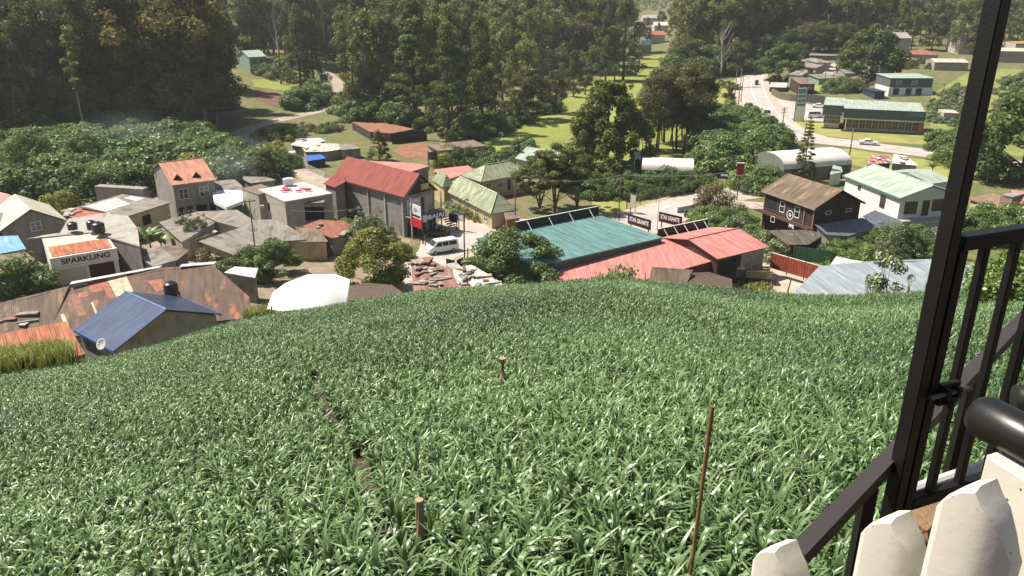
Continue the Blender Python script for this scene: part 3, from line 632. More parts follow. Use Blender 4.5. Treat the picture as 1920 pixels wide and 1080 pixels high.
    scatter([(1690, 105), (1750, 110), (1745, 130), (1660, 135), (1655, 118)], 14, ['bush4', 'bush2', 'bush6'], (2, 4), 'shrub in the garden of the red hip roofed house', 'shrubs in the garden of the red roofed house', 2)
    scatter([(1540, 165), (1610, 168), (1620, 178), (1545, 176)], 8, ['bush2', 'bush6'], (2.5, 4.5), 'garden shrub behind the long green roofed showroom', 'shrubs behind the showroom', 2)
    scatter([(1345, 160), (1385, 155), (1385, 200), (1350, 210)], 6, ['bush2'], (1.5, 3), 'small dark bush on the dry roadside lawn', 'bushes on the roadside lawn', 3)
    scatter([(1330, 215), (1395, 210), (1425, 240), (1400, 250), (1340, 240)], 14, ['bush3', 'bush0'], (2, 4), 'green shrub at the lower end of the roadside lawn', 'shrubs at the end of the roadside lawn', 2)
    scatter([(640, 435), (700, 440), (760, 470), (780, 500), (700, 470), (640, 460)], 12, ['bush6', 'bush2', 'bush4'], (1.6, 3), 'weedy bush at the foot of the red roofed hall', 'weedy bushes at the foot of the hall', 1.2)
    scatter([(838, 384), (905, 412), (918, 420), (905, 420), (840, 396)], 12, ['bush6', 'bush4'], (.9, 1.6), 'low dry bush along the yellow wall beside the road', 'low bushes along the yellow wall', 1)
    scatter([(385, 500), (450, 500), (480, 540), (400, 540)], 7, ['bush5', 'bush2', 'bush4'], (2, 3.2), 'tangled bush behind the rusty roofs', 'tangled bushes behind the rusty roofs', 1.2)
    scatter([(20, 300), (460, 290), (480, 320), (200, 370), (20, 350)], 16, ['bush6', 'bush4', 'bush3'], (3.5, 5.5), 'lighter leaved bush standing out of the broad leaved shrub mass', 'lighter bushes within the shrub mass', 6)
    scatter([(225, 470), (250, 470), (255, 500), (230, 505)], 4, ['bush2'], (2, 3), 'dark bush beside the white shop front', 'dark bushes beside the shop front', 1.2)
shrubs()
T('mango', 703, 545, 7.7, 'round yellow green leafy tree in front of the parking lot', wide=1.05)
T('roundlight', 515, 520, 5.2, 'grey green spreading tree in front of the yellow walled house', wide=1.15)
T('roundtree', 475, 515, 4.0, 'low dark tree beside the spreading grey green one', wide=1.1)
T('roundlight', 962, 556, 8.4, 'bushy tree leaning over the green shop roof', wide=1.15)
T('bush4', 1040, 540, 4, 'reddish leaved bush beside the pink roof', wide=.9)
T('wispy', 690, 470, 5.5, 'thin bright green tree beside the wall of the hall')
T('wispy', 372, 470, 5.2, 'wispy thin branched tree between the grey roofs', wide=.7)
T('wispy', 350, 462, 4.6, 'smaller wispy tree between the grey roofs', wide=.7)
T('bush6', 117, 400, 3.6, 'yellow green bush behind the broken tile roof')
T('bush2', 25, 560, 5.0, 'dark green bush in front of the small shops', wide=1.3)
T('bush2', 60, 552, 3.6, 'lower dark bush beside the shop wall')
T('roundtree', 62, 345, 9.5, 'big dark rounded shrub tree rising out of the green shrubs', wide=1.1)
T('roundtree', 168, 330, 8.0, 'rounded dark tree with a short stem among the green shrubs', wide=1.0)
T('cas0', 500, 352, 7, 'dark shrubby tree beside the pale dirt path', wide=1.1)
T('spruce', 712, 302, 7, 'small dark conifer behind the red roofed hall', wide=2.2)
T('spruce', 1505, 340, 12.5, 'dark araucaria with separate layered branches behind the wooden house')
def at_r(px, r): d = ray(px, 540); k = r/hypot(d[0], d[1]); return Vector((d[0]*k, d[1]*k, float(H(d[0]*k, d[1]*k))))
tree('narrow', at_r(1662, 53), 6.6, 'narrow pale leaved sapling before the light metal roof', wide=.85)
T('wispy', 1662, 505, 5.6, 'pale leafy tree behind the light metal roof', wide=.8)
T('roundtree', 1690, 482, 4.6, 'dark bushy tree in front of the white house', wide=.8)
T('rounddark', 1912, 335, 18, 'tall dark tree at the edge of the picture on the slope', wide=1.1)
tree('bush5', at_r(1255, 60), 6.2, 'dry brownish bush rising above the brown sheets at the field rim', wide=.5)
tree('bush4', at_r(1165, 54), 3.4, 'pale weed bush before the pink roof')
T('bush5', 1338, 395, 4.4, 'brown dry crowned small tree beside the village road', wide=.9)
T('bush2', 1652, 452, 2, 'dark bush beside the rusty awning')
T('cas0', 1365, 210, 7, 'thin small tree standing on the dry roadside lawn', wide=.7)
for k, (x, y) in enumerate(((1850, 545), (1880, 556), (1905, 535), (1925, 560), (1895, 575), (1870, 530), (1935, 520))): tree('bush%d' % (0, 3, 4)[k % 3], G(x, y), 1.5+.4*(k % 3), 'leafy bush at the field edge seen between the bars of the gate', 'leafy bushes seen through the gate')
def banana(px, py, h, label, n=11):
    p = V(px, py); root = empty('banana_plant', p, 0, label, 'plant'); r = np.random.default_rng(px)
    MB().tube([(0, 0, -.2), (.05, 0, h*.3), (0, .05, h*.55)], [.14, .12, .08], 8).build('stem', b_mid, root, smooth=True)
    vs = []; fs = []; tt = []
    for k in range(n):
        a = k*2.4+r.random(); el = 1.25-.75*r.random(); L = h*.62*(.8+.4*r.random()); wd = .26+.1*r.random(); x = np.array([0, 0, h*.5]); d = np.array([cos(a)*cos(el), sin(a)*cos(el), sin(el)]); s = np.array([-sin(a), cos(a), 0])
        o = len(vs); sg = 7
        for i in range(sg+1):
            t = i/sg; ww = wd*(.15+sin(pi*min(1, t*.95+.05))**.7); n3 = np.cross(s, d)
            vs += [x-s*ww+n3*ww*.35, x, x+s*ww+n3*ww*.35]; tt += [r.random()]*3; x = x+d*L/sg; d = d-np.array([0, 0, .19+.1*r.random()]); d /= np.linalg.norm(d)
            if i: q0 = o+3*(i-1); fs += [(q0, q0+1, q0+4, q0+3), (q0+1, q0+2, q0+5, q0+4)]
    link('leaves', npmesh('leaves', vs, fs, tt), L_ban, root)
for a in ((285, 482, 5.2, 'banana plant with bright leaves between the grey roofs and the shop'), (305, 478, 4.2, 'shorter banana plant in the clump between the grey roofs'), (266, 480, 4.0, 'drooping banana plant nearest the shop front'),
          (655, 470, 4.6, 'banana plant beside the rusty red roof', 6), (925, 528, 5.8, 'banana plant in front of the green shop wall'), (1745, 335, 4.5, 'banana plant beside the valley road'), (1880, 345, 4, 'banana plant behind the black post')): banana(*a)

# ------------------------------------------------------------------ buildings
m_glass = M('window_glass', (.02, .025, .03), .12, var=.1, spec=.8); m_dark = M('dark_interior', (.012, .011, .010), .9, var=.2)
m_white = M('white_paint', (.70, .69, .66), .6, var=.08, stain=(.5, .48, .44), stainlo=.62); m_wood = M('brown_wood', (.11, .055, .03), .7, var=.3)
w_conc = M('grey_render', (.27, .25, .225), .9, var=.22, scale=.8, stain=(.13, .12, .105), stainlo=.56, bump=.2)
w_pale = M('pale_render', (.42, .385, .33), .9, var=.15, scale=.8, stain=(.24, .21, .17), stainlo=.6, bump=.2)
w_white = M('white_wall', (.70, .69, .66), .8, var=.08, scale=.6, stain=(.45, .44, .40), stainlo=.64)
w_yel = M('yellow_wall', (.50, .39, .20), .85, var=.14, scale=.8, stain=(.32, .24, .12), stainlo=.6)
w_yel2 = M('faded_yellow_wall', (.47, .41, .26), .85, var=.14, scale=.8, stain=(.28, .24, .16), stainlo=.58)
w_brown = M('dark_timber_wall', (.055, .024, .017), .75, var=.35, scale=1.4, stain=(.045, .028, .02), stainlo=.5)
w_green = M('green_wall', (.045, .12, .09), .6, var=.15); w_grn2 = M('pale_green_wall', (.22, .34, .27), .8, var=.12)
r_asb = RF('asbestos_roof', (.30, .27, .235), (.21, .19, .165), (.12, .105, .09), .56, .9, sheet=1.05, rib=.18, seam=.35, patch=1.7)
r_asb2 = RF('brown_asbestos_roof', (.25, .19, .145), (.19, .15, .12), (.13, .085, .06), .55, .9, sheet=1.0, rib=.18, seam=.35, patch=1.8)
r_conc = M('cement_slab', (.34, .315, .28), .95, var=.2, scale=.5, stain=(.20, .18, .15), stainlo=.54, bump=.2)
r_pale = M('pale_slab', (.50, .46, .38), .95, var=.15, scale=.5, stain=(.34, .30, .24), stainlo=.58, bump=.2)
r_red = RF('dark_red_roof', (.27, .055, .038), (.24, .048, .034), (.20, .055, .04), .62, .7, sheet=.9, seam=.15)
r_pink = RF('faded_red_roof', (.62, .26, .225), (.57, .225, .195), (.48, .18, .155), .64, .45, sheet=.9, seam=.25)
r_tile = RF('orange_tile_roof', (.52, .25, .17), (.48, .22, .15), (.40, .20, .14), .6, .8, sheet=.9, rib=.3, ribs=.2, seam=.15)
r_teal = RF('teal_roof', (.14, .27, .25), (.155, .285, .265), (.19, .29, .26), .66, .42, sheet=.76, rib=.38, ribs=.5, seam=.55, patch=40)
r_green = RF('mossy_green_roof', (.28, .32, .21), (.24, .28, .17), (.34, .35, .24), .52, .8, sheet=1.0, seam=.1)
r_grn2 = RF('pale_green_roof', (.40, .47, .40), (.37, .44, .37), (.42, .43, .34), .6, .6, sheet=.9, seam=.12)
r_rust = RF('rusty_roof', (.13, .085, .062), (.17, .105, .075), (.36, .13, .065), .60, .65, sheet=.8, rib=.4, ribs=.06, seam=.3, patch=2.8)
r_rustb = RF('bright_rust_roof', (.40, .13, .06), (.46, .20, .10), (.26, .10, .06), .55, .7, sheet=.9, rib=.2, seam=.7, patch=30)
r_blue = RF('blue_metal_roof', (.060, .085, .155), (.070, .095, .17), None, .6, .30, .25, sheet=.8, rib=.3, ribs=.10, seam=.2, patch=40)
r_lblue = RF('light_blue_roof', (.20, .42, .66), (.18, .38, .62), (.30, .42, .5), .6, .5, sheet=.9)
r_zinc = RF('bare_zinc_roof', (.47, .53, .56), (.40, .46, .50), (.33, .38, .40), .56, .45, .15, sheet=1.0, rib=.4, ribs=.05, seam=.3, patch=3)
r_zw = RF('white_zinc_roof', (.74, .74, .72), (.62, .61, .58), (.45, .43, .40), .62, .35, .1, sheet=.9, seam=.3)
r_brn = RF('brown_sheet_roof', (.155, .115, .08), (.19, .14, .10), (.25, .16, .095), .58, .8, sheet=.7, rib=.2, seam=.3)
r_cream = RF('cream_roof', (.58, .55, .44), (.55, .52, .42), None, .6, .6, sheet=2, seam=.15)

class Frame:
    def __init__(s, A, Bp, Cp, zE, gz=None):
        a, b, c = U(*A, zE), U(*Bp, zE), U(*Cp, zE); e = (b-a); e.z = 0; s.L = e.length; e.normalize(); n = Vector((-e.y, e.x, 0)); wv = (c-a).dot(n)
        s.s = 1 if wv > 0 else -1; s.W = abs(wv) if a.length < 215 else min(abs(wv), 11.5); s.a = a; s.rz = atan2(e.y, e.x); s.gz = float(H(a.x, a.y)) if gz is None else gz; s.h = zE-s.gz
    def __call__(s, u, v, h): return (u, s.s*v, h)
def wallbox(fr, o, h, rise=0, kind='gable', mat=None, root=None, z0=0, dep=.0):
    L, Wd = fr.L, fr.W; x0, x1, y0, y1 = o, L-o, o, Wd-o; m = MB()
    vs = [fr(x, y, z) for z in (z0-1.5, h) for x, y in ((x0, y0), (x1, y0), (x1, y1), (x0, y1))]
    fs = [(0, 1, 5, 4), (1, 2, 6, 5), (2, 3, 7, 6), (3, 0, 4, 7)]; ym = Wd/2
    if kind == 'gable':
        hh = h+rise*(Wd/2-o)/(Wd/2); vs += [fr(x0, ym, hh), fr(x1, ym, hh)]; fs += [(4, 8, 7), (5, 6, 9)]
    elif kind == 'mono':
        vs[6] = fr(x1, y1, h+rise); vs[7] = fr(x0, y1, h+rise)
    m.add(vs, fs); return m.build('wall', mat, root)
def opening(fr, root, h, side, f, top, w, hh, kind, o, mat=None, matf=None):
    """side a/c: along the ridge (near/far eave); g/h: the gable ends. f: fraction along, top: metres under the eave"""
    L, Wd = fr.L, fr.W
    def T(s_, z, d):   # s along wall, z height, d outwards
        if side == 'a': return fr(s_, o-d, z)
        if side == 'c': return fr(s_, Wd-o+d, z)
        if side == 'g': return fr(o-d, s_, z)
        return fr(L-o+d, s_, z)
    ln_ = (L if side in 'ac' else Wd)-2*o; c = o+ln_*f; z1 = h-top; z0 = z1-hh; x0, x1 = c-w/2, c+w/2
    mp = MB()
    def bx(m, a, b, za, zb, d0, d1): m.box(a, b, za, zb, d0, d1, lambda p, q, r: T(p, q, r))
    if kind in 'odrs':
        md = {'o': m_dark, 'd': m_wood, 'r': w_conc, 's': M('roller_shutter', (.42, .42, .41), .5, var=.12)}[kind]
        bx(mp, x0, x1, z0, z1, -.05, .025)
        ob = mp.build({'o': 'doorway', 'd': 'door', 'r': 'panel', 's': 'shutter'}[kind], mat or md, root)
        if kind in 'ds':
            mf = MB(); bx(mf, x0-.07, x0, z0, z1+.07, -.04, .06); bx(mf, x1, x1+.07, z0, z1+.07, -.04, .06); bx(mf, x0, x1, z1, z1+.07, -.04, .06); mf.build('frame', matf or m_white, ob)
        return ob
    mf = MB(); b = .09
    bx(mf, x0-b, x0, z0-b, z1+b, -.04, .07); bx(mf, x1, x1+b, z0-b, z1+b, -.04, .07); bx(mf, x0, x1, z1, z1+b, -.04, .07); bx(mf, x0, x1, z0-b, z0, -.04, .10)
    nm = max(1, round(w/.62))
    for k in range(1, nm): xx = x0+w*k/nm; bx(mf, xx-.03, xx+.03, z0, z1, -.03, .05)
    if hh > 1: bx(mf, x0, x1, z0+hh*.55-.03, z0+hh*.55+.03, -.03, .045)
    ob = mf.build('window', matf or m_white, root); mp = MB(); bx(mp, x0, x1, z0, z1, -.05, .018); mp.build('pane', mat or m_glass, ob); return ob
def house(name, label, A, B, C_, zE, rise, roofm, wallm, kind='gable', o=.4, op=(), group=None, cat='house', gz=None, ridgecap=None, fascia=None, t=.10, matf=None):
    fr = Frame(A, B, C_, zE, gz); a = fr.a; root = empty(name, (a.x, a.y, fr.gz), fr.rz, label, cat, group); L, Wd, h = fr.L, fr.W, fr.h
    ov = min(o, .45*min(L, Wd)); wallbox(fr, ov, h-.02 if kind != 'gable' else h-.02+rise*ov/(Wd/2)*0, rise, 'gable' if kind == 'gable' else ('mono' if kind == 'mono' else 'flat'), wallm, root)
    m = MB(); ym = Wd/2; e = t
    if kind == 'gable':
        for v0 in (0, Wd): m.slab([fr(0, v0, h+e), fr(L, v0, h+e), fr(L, ym, h+rise+e), fr(0, ym, h+rise+e)], t)
    elif kind == 'hip':
        k = min(Wd/2, L*.45); R0, R1 = fr(k, ym, h+rise+e), fr(L-k, ym, h+rise+e); c0, c1, c2, c3 = fr(0, 0, h+e), fr(L, 0, h+e), fr(L, Wd, h+e), fr(0, Wd, h+e)
        for p in ([c0, c1, R1, R0], [c2, c3, R0, R1], [c3, c0, R0], [c1, c2, R1]): m.slab(p, t)
    elif kind == 'mono': m.slab([fr(0, 0, h+e), fr(L, 0, h+e), fr(L, Wd, h+rise+e), fr(0, Wd, h+rise+e)], t)
    else: m.slab([fr(0, 0, h+e), fr(L, 0, h+e), fr(L, Wd, h+e), fr(0, Wd, h+e)], max(t, .18))
    rf = m.build('roof', roofm, root)
    if ridgecap and kind in ('gable', 'hip'):
        k = 0 if kind == 'gable' else min(Wd/2, L*.45); m = MB(); m.tube([fr(k, ym, h+rise+e+.02), fr(L-k, ym, h+rise+e+.02)], .10, 6)
        if kind == 'hip':
            for (x, y, kx) in ((0, 0, k), (0, Wd, k), (L, 0, L-k), (L, Wd, L-k)): m.tube([fr(x, y, h+e+.02), fr(kx, ym, h+rise+e+.02)], .08, 6)
        m.build('ridge_cap', ridgecap, rf)
    if fascia:
        m = MB(); b = .05
        for y in (-.03, Wd+.03): m.box(-.02, L+.02, fr.s*y-b/2, fr.s*y+b/2, h-.14, h+e+.02)
        m.build('fascia', fascia, rf)
    for q in op: opening(fr, root, h, *q[:6], ov, *q[6:])
    root['_'] = 0; del root['_']; return fr, root
def sheet(name, label, pts, mat, wallm=None, t=.09, inset=.35, cat='shed', group=None, op=(), gz=None, clutter=0):
    """lean-to or patchwork roof from its corners (seen position and height), with walls below when wallm is given"""
    P = [U(x, y, z) for x, y, z in pts]; a = P[0]; g = float(H(a.x, a.y)) if gz is None else gz; e = P[1]-P[0]; rz = atan2(e.y, e.x)
    root = empty(name, (a.x, a.y, g), rz, label, cat, group); Mi = Matrix.Rotation(-rz, 3, 'Z'); Q = [Mi@(p-Vector((a.x, a.y, g))) for p in P]
    # best-fit plane so that the polygon is flat
    A_ = np.array([[q.x, q.y, 1] for q in Q]); zz = np.array([q.z for q in Q]); co = np.linalg.lstsq(A_, zz, rcond=None)[0] if len(Q) > 3 else None
    if co is not None: Q = [Vector((q.x, q.y, co[0]*q.x+co[1]*q.y+co[2])) for q in Q]
    c = sum(Q, Vector())/len(Q); rf = MB().slab(Q, t).build('roof', mat, root)
    if wallm:
        I = []
        for q in Q: d = (c-q); d.z = 0; d.normalize(); I.append(q+d*inset)
        n = len(I); zs = [q.z-t-.02 for q in I]
        MB().add([(q.x, q.y, -1.5) for q in I]+[(q.x, q.y, z) for q, z in zip(I, zs)], [(i, (i+1) % n, n+(i+1) % n, n+i) for i in range(n)]).build('wall', wallm, root)
    r = random.Random(len(label))
    if clutter:
        for k in range(clutter):
            u, v = r.random()*.8+.1, r.random()*.8+.1; p = (Q[0]*(1-u)+Q[1]*u)*(1-v)+(Q[-1]*(1-u)+Q[-2]*u)*v
            m = MB(); L_, w_, h_ = r.uniform(.5, 2.4), r.uniform(.15, .9), r.uniform(.05, .22); an = r.random()*3
            m.box(-L_/2, L_/2, -w_/2, w_/2, 0, h_, lambda x, y, z: (p.x+x*cos(an)-y*sin(an), p.y+x*sin(an)+y*cos(an), p.z+z+.02)); m.build('weight', r.choice([w_conc, b_pale, w_pale, b_mid, r_conc, M('old_brick', (.26, .12, .08), .9)]), rf)
    root['_p'] = [float(v) for v in (co if co is not None else (0, 0, Q[0].z))]; SHEETS[label] = (root, rz, a, g, Vector(root['_p'])); del root['_p']
    return root, Q
SHEETS = {}
def panel_on(label, px, mat, name='sheet_panel', up=.015):
    root, rz, a, g, co = SHEETS[label]; Mi = Matrix.Rotation(-rz, 3, 'Z'); o = Mi@(Vector((0, 0, 0))-Vector((a.x, a.y, g))); P = []
    for p in px:
        d = Mi@Vector(ray(*p)); t = (co[0]*o.x+co[1]*o.y+co[2]-o.z)/(d.z-co[0]*d.x-co[1]*d.y); q = o+d*t; P.append(q+Vector((0, 0, up)))
    rf = [c for c in root.children if c.name.startswith('roof')][0]; return MB().slab(P, .012).build(name, mat, rf)
m_tank = M('black_plastic', (.018, .018, .020), .35, var=.2); m_tankb = M('brown_plastic', (.07, .03, .02), .5, var=.2)
def tank(px, py, z, r, h, label, mat=m_tank, stand=0, group='black water tanks'):
    p = U(px, py, z); root = empty('water_tank', p, 0, label, 'water tank', group)
    prof = [(0, 0), (r, 0)]+[(r*(1+.03*(k % 2)), h*.78*k/8) for k in range(1, 9)]+[(r*.9, h*.84), (r*.45, h*.95), (r*.4, h*.95)]
    MB().lathe(prof, 18).build('tank_body', mat, root, smooth=True); MB().lathe([(r*.42, h*.94), (r*.42, h), (0, h*1.02)], 14).build('lid', mat, root)
    if stand:
        m = MB()
        for x, y in ((-1, -1), (1, -1), (1, 1), (-1, 1)): m.box(x*r*.8-.06, x*r*.8+.06, y*r*.8-.06, y*r*.8+.06, -stand, 0)
        m.box(-r, r, -r, r, -.12, 0); m.box(-r*.8, r*.8, -r*.8-.04, -r*.8+.04, -stand*.5-.05, -stand*.5+.05); m.build('stand', b_mid, root)
w2 = lambda s, f, top=.7, w=1.2, h=1.2, *k: (s, f, top, w, h, 'w', *k)
# --- left cluster
fr, rt = house('tiled_house', 'grey two storey house with orange tiled roof and two small dormers', (321, 349), (406, 338), (262, 320), -29.6, 2.3, r_tile, w_conc, o=.3, ridgecap=r_tile,
      op=[w2('a', .22, .8, 1.3, 1.5), w2('a', .72, .8, 1.3, 1.5)])
L_, W_, h_ = fr.L, fr.W, fr.h
for f in (.2, .62):   # dormers
    x = L_*f; m = MB(); y0 = W_*.10; y1 = W_*.36; zz = h_+2.3*(y0/(W_/2))+.1; zt = zz+.95
    m.add([fr(x-.9, y0, zz-.15), fr(x+.9, y0, zz-.15), fr(x, y0, zt), fr(x, y1+.3, zt)], [(0, 1, 2), (0, 2, 3), (1, 3, 2)]); d = m.build('dormer', r_tile, rt)
    MB().add([fr(x-.62, y0-.03, zz), fr(x+.62, y0-.03, zz), fr(x, y0-.03, zt-.22)], [(0, 1, 2)]).build('louvre', m_dark, d)
m = MB(); m.box(.25, L_-.25, fr.s*.2 if fr.s > 0 else -.45, fr.s*.45 if fr.s > 0 else -.2, h_-3.45, h_-2.9); m.build('balcony_edge', w_conc, rt)
for i, (f, w_) in enumerate(((.12, .9), (.32, .9), (.60, 1.6), (.88, .9))): opening(fr, rt, h_, 'a', f, 3.7, w_, 1.9, 'o', .28)
m = MB(); m.box(.2, L_-.2, *( (.1, .27) if fr.s > 0 else (-.27, -.1)), -.5, h_-3.45)
for f in (): pass
house('side_block', 'narrow unpainted block house beside the orange tiled house', (267, 356), (278, 352), (262, 322), -30.5, .3, w_conc, w_conc, 'flat', .05)
tank(281, 306, -28.4, .62, 1.25, 'black water tank behind the orange tiled roof')
house('gabled_house', 'grey rendered house with a pale gabled roof and small window beside the blue roof', (126, 414), (93, 385), (4, 440), -31.9, 2.4, r_cream, w_conc, o=.3, op=[w2('g', .47, -.5, 1.2, 1.2)])
sheet('corrugated_roof_shed', 'shed with fan like corrugated grey roof at the edge behind the gabled house', [(-20, 400, -30.8), (33, 396, -30.8), (20, 420, -31.6), (-20, 440, -32)], r_asb, w_conc)
sheet('red_roof_house', 'low house with a red sheet roof cut by the picture edge', [(-25, 355, -31), (14, 362, -31), (47, 378, -31.6), (30, 386, -31.8), (-25, 378, -31.8)], r_pink, w_conc, cat='house')
sheet('blue_roof_shed', 'small shed with a flat light blue roof beside the gabled house', [(-20, 479, -32.2), (49, 467, -32.2), (33, 441, -31.7), (-20, 444, -31.7)], r_lblue, w_conc)
sheet('tin_roof_shop', 'small shop with a flat brownish tin roof beside the white sign', [(-20, 516, -32.8), (84, 498, -32.8), (48, 472, -32.3), (-20, 480, -32.3)], r_asb2, w_pale, cat='shop')
# the shop with the black lettering
fr, rt = house('flat_roofed_shop', 'white shop with black lettering on its parapet and a rusty strip of roofing', (94, 487), (218, 467), (50, 447), -31.8, 0, r_pale, w_white, 'flat', .02, cat='shop',
      op=[('a', .27, 1.6, 3.3, 2.4, 's', M('cream_shutter', (.50, .47, .38), .6, var=.08)), ('a', .73, 1.5, 2.9, 2.5, 'o', M('dark_red_interior', (.05, .015, .012), .8))])
L_, W_, h_ = fr.L, fr.W, fr.h
def fb(m, fr, x0, x1, y0, y1, z0, z1): m.box(x0, x1, *sorted((fr.s*y0, fr.s*y1)), z0, z1)
m = MB(); fb(m, fr, -.05, L_+.05, -.30, -.03, h_-1.35, h_+.22); sg = m.build('sign_board', w_white, rt)
m = MB(); fb(m, fr, .3, L_-.4, .1, W_*.42, h_+.19, h_+.26); m.build('rusty_roof_strip', r_rustb, rt)
m_ink = M('black_lettering', (.015, .015, .018), .6, var=.05)
rx = (pi/2, 0, 0) if fr.s > 0 else (pi/2, 0, pi)
text_mesh('SPARKLING', .95, 'lettering', m_ink, rt, fr(L_*.52, -.33, h_-.48), rx, .015, .02, width=L_*.74)
m = MB(); 
for k in range(26): fb(m, fr, L_*.13+k*L_*.72/26, L_*.13+k*L_*.72/26+.09, -.32, -.31, h_-1.14, h_-1.03-.03*(k % 3 == 0))
m.build('small_lettering', M('grey_lettering', (.2, .2, .22), .6), rt)
# slabs with tanks
sheet('cement_slab_house', 'long flat cement roofed house carrying the water tanks', [(48, 449, -31.6), (175, 436, -31.6), (232, 428, -31.6), (205, 398, -31.2), (128, 410, -31.2), (112, 434, -31.3)], r_conc, w_conc, .2, .1, 'house')
sheet('cement_slab_house', 'grey cement slab roof ending beside the banana plants', [(176, 436, -31.4), (262, 462, -31.4), (258, 428, -31.2), (240, 405, -31.2), (202, 400, -31.2)], r_conc, w_conc, .2, .1, 'house')
tank(137, 430, -31.1, .62, 1.05, 'small black water tank beside the gabled house wall'); tank(173, 430, -31.1, .6, 1.3, 'black water tank half hidden behind the biggest tank'); tank(186, 436, -31.1, .80, 1.5, 'biggest black water tank on the cement roof')
sheet('broken_tile_shed', 'shed with a patchy roof of broken tiles and pale boards', [(112, 394, -31.8), (158, 386, -31.8), (196, 388, -31.8), (240, 406, -31.9), (140, 410, -31.9), (124, 404, -31.9)], r_rustb, w_conc, clutter=14)
fr, rt = house('yellow_side_house', 'low house with yellow wall under a half shiny sheet roof', (238, 407), (322, 380), (186, 384), -32.0, .5, r_asb, w_yel2, 'mono', .3, op=[('a', .42, .7, 1.6, 1.5, 'o')])
m = MB(); m.slab([fr(fr.L*.02, fr.W*.45, fr.h+.36), fr(fr.L*.55, fr.W*.45, fr.h+.36), fr(fr.L*.7, fr.W*.92, fr.h+.60), fr(fr.L*.05, fr.W*.92, fr.h+.60)], .05); m.build('shiny_roof_sheet', r_zw, rt)
m = MB(); m.slab([fr(fr.L*.72, fr.W*.5, fr.h+.39), fr(fr.L*.93, fr.W*.5, fr.h+.39), fr(fr.L*.93, fr.W*.8, fr.h+.54), fr(fr.L*.76, fr.W*.8, fr.h+.54)], .05); m.build('shiny_roof_sheet', r_zw, rt)
A_ = 'low house with grey asbestos roof'
sheet('asbestos_house', A_+' in front of the arched ground floor', [(298, 417, -32.3), (326, 443, -33.0), (340, 452, -33.0), (407, 417, -32.6), (364, 396, -31.8)], r_asb, w_pale, cat='house')
sheet('asbestos_house', A_+' with a white edged ridge behind the lamp post', [(364, 396, -31.8), (408, 417, -32.4), (463, 431, -32.6), (480, 414, -32.0), (444, 394, -31.6)], r_asb, w_pale, cat='house')
sheet('lean_to_shed', 'small lean-to with a pale flat sheet below the asbestos roofs', [(340, 452, -33.6), (348, 455, -33.6), (408, 434, -33.4), (388, 423, -33.1)], r_cream, w_conc)
sheet('lean_to_shed', 'little porch roof with a bright strip below the white edged roof', [(416, 417, -33.0), (463, 424, -33.0), (454, 414, -32.8), (420, 413, -32.8)], r_cream, None)
fr, rt = house('yellow_walled_house', 'yellow walled house under a wide grey asbestos gable roof', (440, 480), (516, 452), (385, 462), -33.2, .9, r_asb, w_yel, 'mono', .4, op=[('a', .3, .6, .9, .9, 'o'), ('a', .6, .7, 1.0, .9, 'o')])
sheet('asbestos_house', 'big gently sloping asbestos roof joined to the yellow walled house', [(512, 454, -33.2), (555, 452, -33.3), (577, 449, -33.2), (552, 428, -32.4), (520, 412, -32.0), (478, 413, -31.9), (455, 431, -32.3)], r_asb, w_yel, cat='house')
sheet('brown_roof_house', 'orange walled house end with a rusty brown roof and dark opening', [(553, 456, -33.3), (615, 454, -33.3), (598, 430, -32.6), (553, 425, -32.4), (576, 449, -32.9)], r_asb2, w_yel, cat='house')
sheet('rusty_red_roof_house', 'low house with rusty red roof behind the banana plant', [(622, 446, -33.2), (690, 438, -33.2), (645, 414, -32.4), (600, 412, -32.3), (566, 424, -32.5)], RF('rust_red_roof', (.30, .115, .075), (.25, .10, .07), (.36, .17, .10), .58, .7, seam=.3), w_conc, cat='house', clutter=3)
sheet('asbestos_shed', 'hut with folded grey roof behind a utility pole', [(249, 473, -33.0), (287, 500, -33.6), (333, 487, -33.2), (298, 461, -32.6)], r_asb, w_conc)
sheet('asbestos_shed', 'second grey roofed hut touching the hut with folded roof', [(298, 461, -32.6), (333, 487, -33.3), (355, 470, -33.2), (332, 460, -32.8)], r_asb2, w_conc)
sheet('broken_sheet_shed', 'shed roofed with broken pale sheets beside the yellow walled house', [(388, 464, -33.4), (400, 482, -33.8), (440, 480, -33.8), (448, 472, -33.6), (420, 458, -33.2)], r_cream, None, clutter=6)
# white roofed house with washing
fr, rt = house('unplastered_house', 'unplastered grey house with white sheet roof and washing on it', (484, 356), (534, 379), (563, 339), -30.2, 0, r_zw, w_pale, 'flat', .05, op=[('a', .35, 1.4, .8, 1.2, 'o'), ('a', .05, 1.0, .8, 1.2, 'o')])
house('unplastered_wing', 'pale rendered rear wing of the unplastered house', (453, 355), (484, 366), (470, 342), -30.4, .2, r_asb2, w_pale, 'mono', .05)
house('open_store', 'dark open store room under a ragged roof beside the unplastered house', (536, 384), (608, 381), (534, 368), -31.0, .5, r_asb2, w_conc, 'mono', .1, op=[('a', .35, .5, 4.5, 2.2, 'o'), ('a', .85, .6, 1.5, 2.0, 'o')])
p = U(541, 346, -29.9); rt = empty('white_tank', p, .3, 'square white tank on the white sheet roof', 'tank'); MB().box(-.8, .8, -.6, .6, 0, 1.0).build('tank_body', m_white, rt, bevel=.12); MB().lathe([(.3, 0), (.3, .1), (0, .12)], 12, (0, 0, 1.0)).build('lid', m_white, rt)
m_cloth = M('red_cloth', (.55, .05, .08), .9, var=.3)
r_ = random.Random(3); rt = empty('washing', U(545, 357, -29.95), 0, 'red and pink washing spread on the white roof', 'laundry')
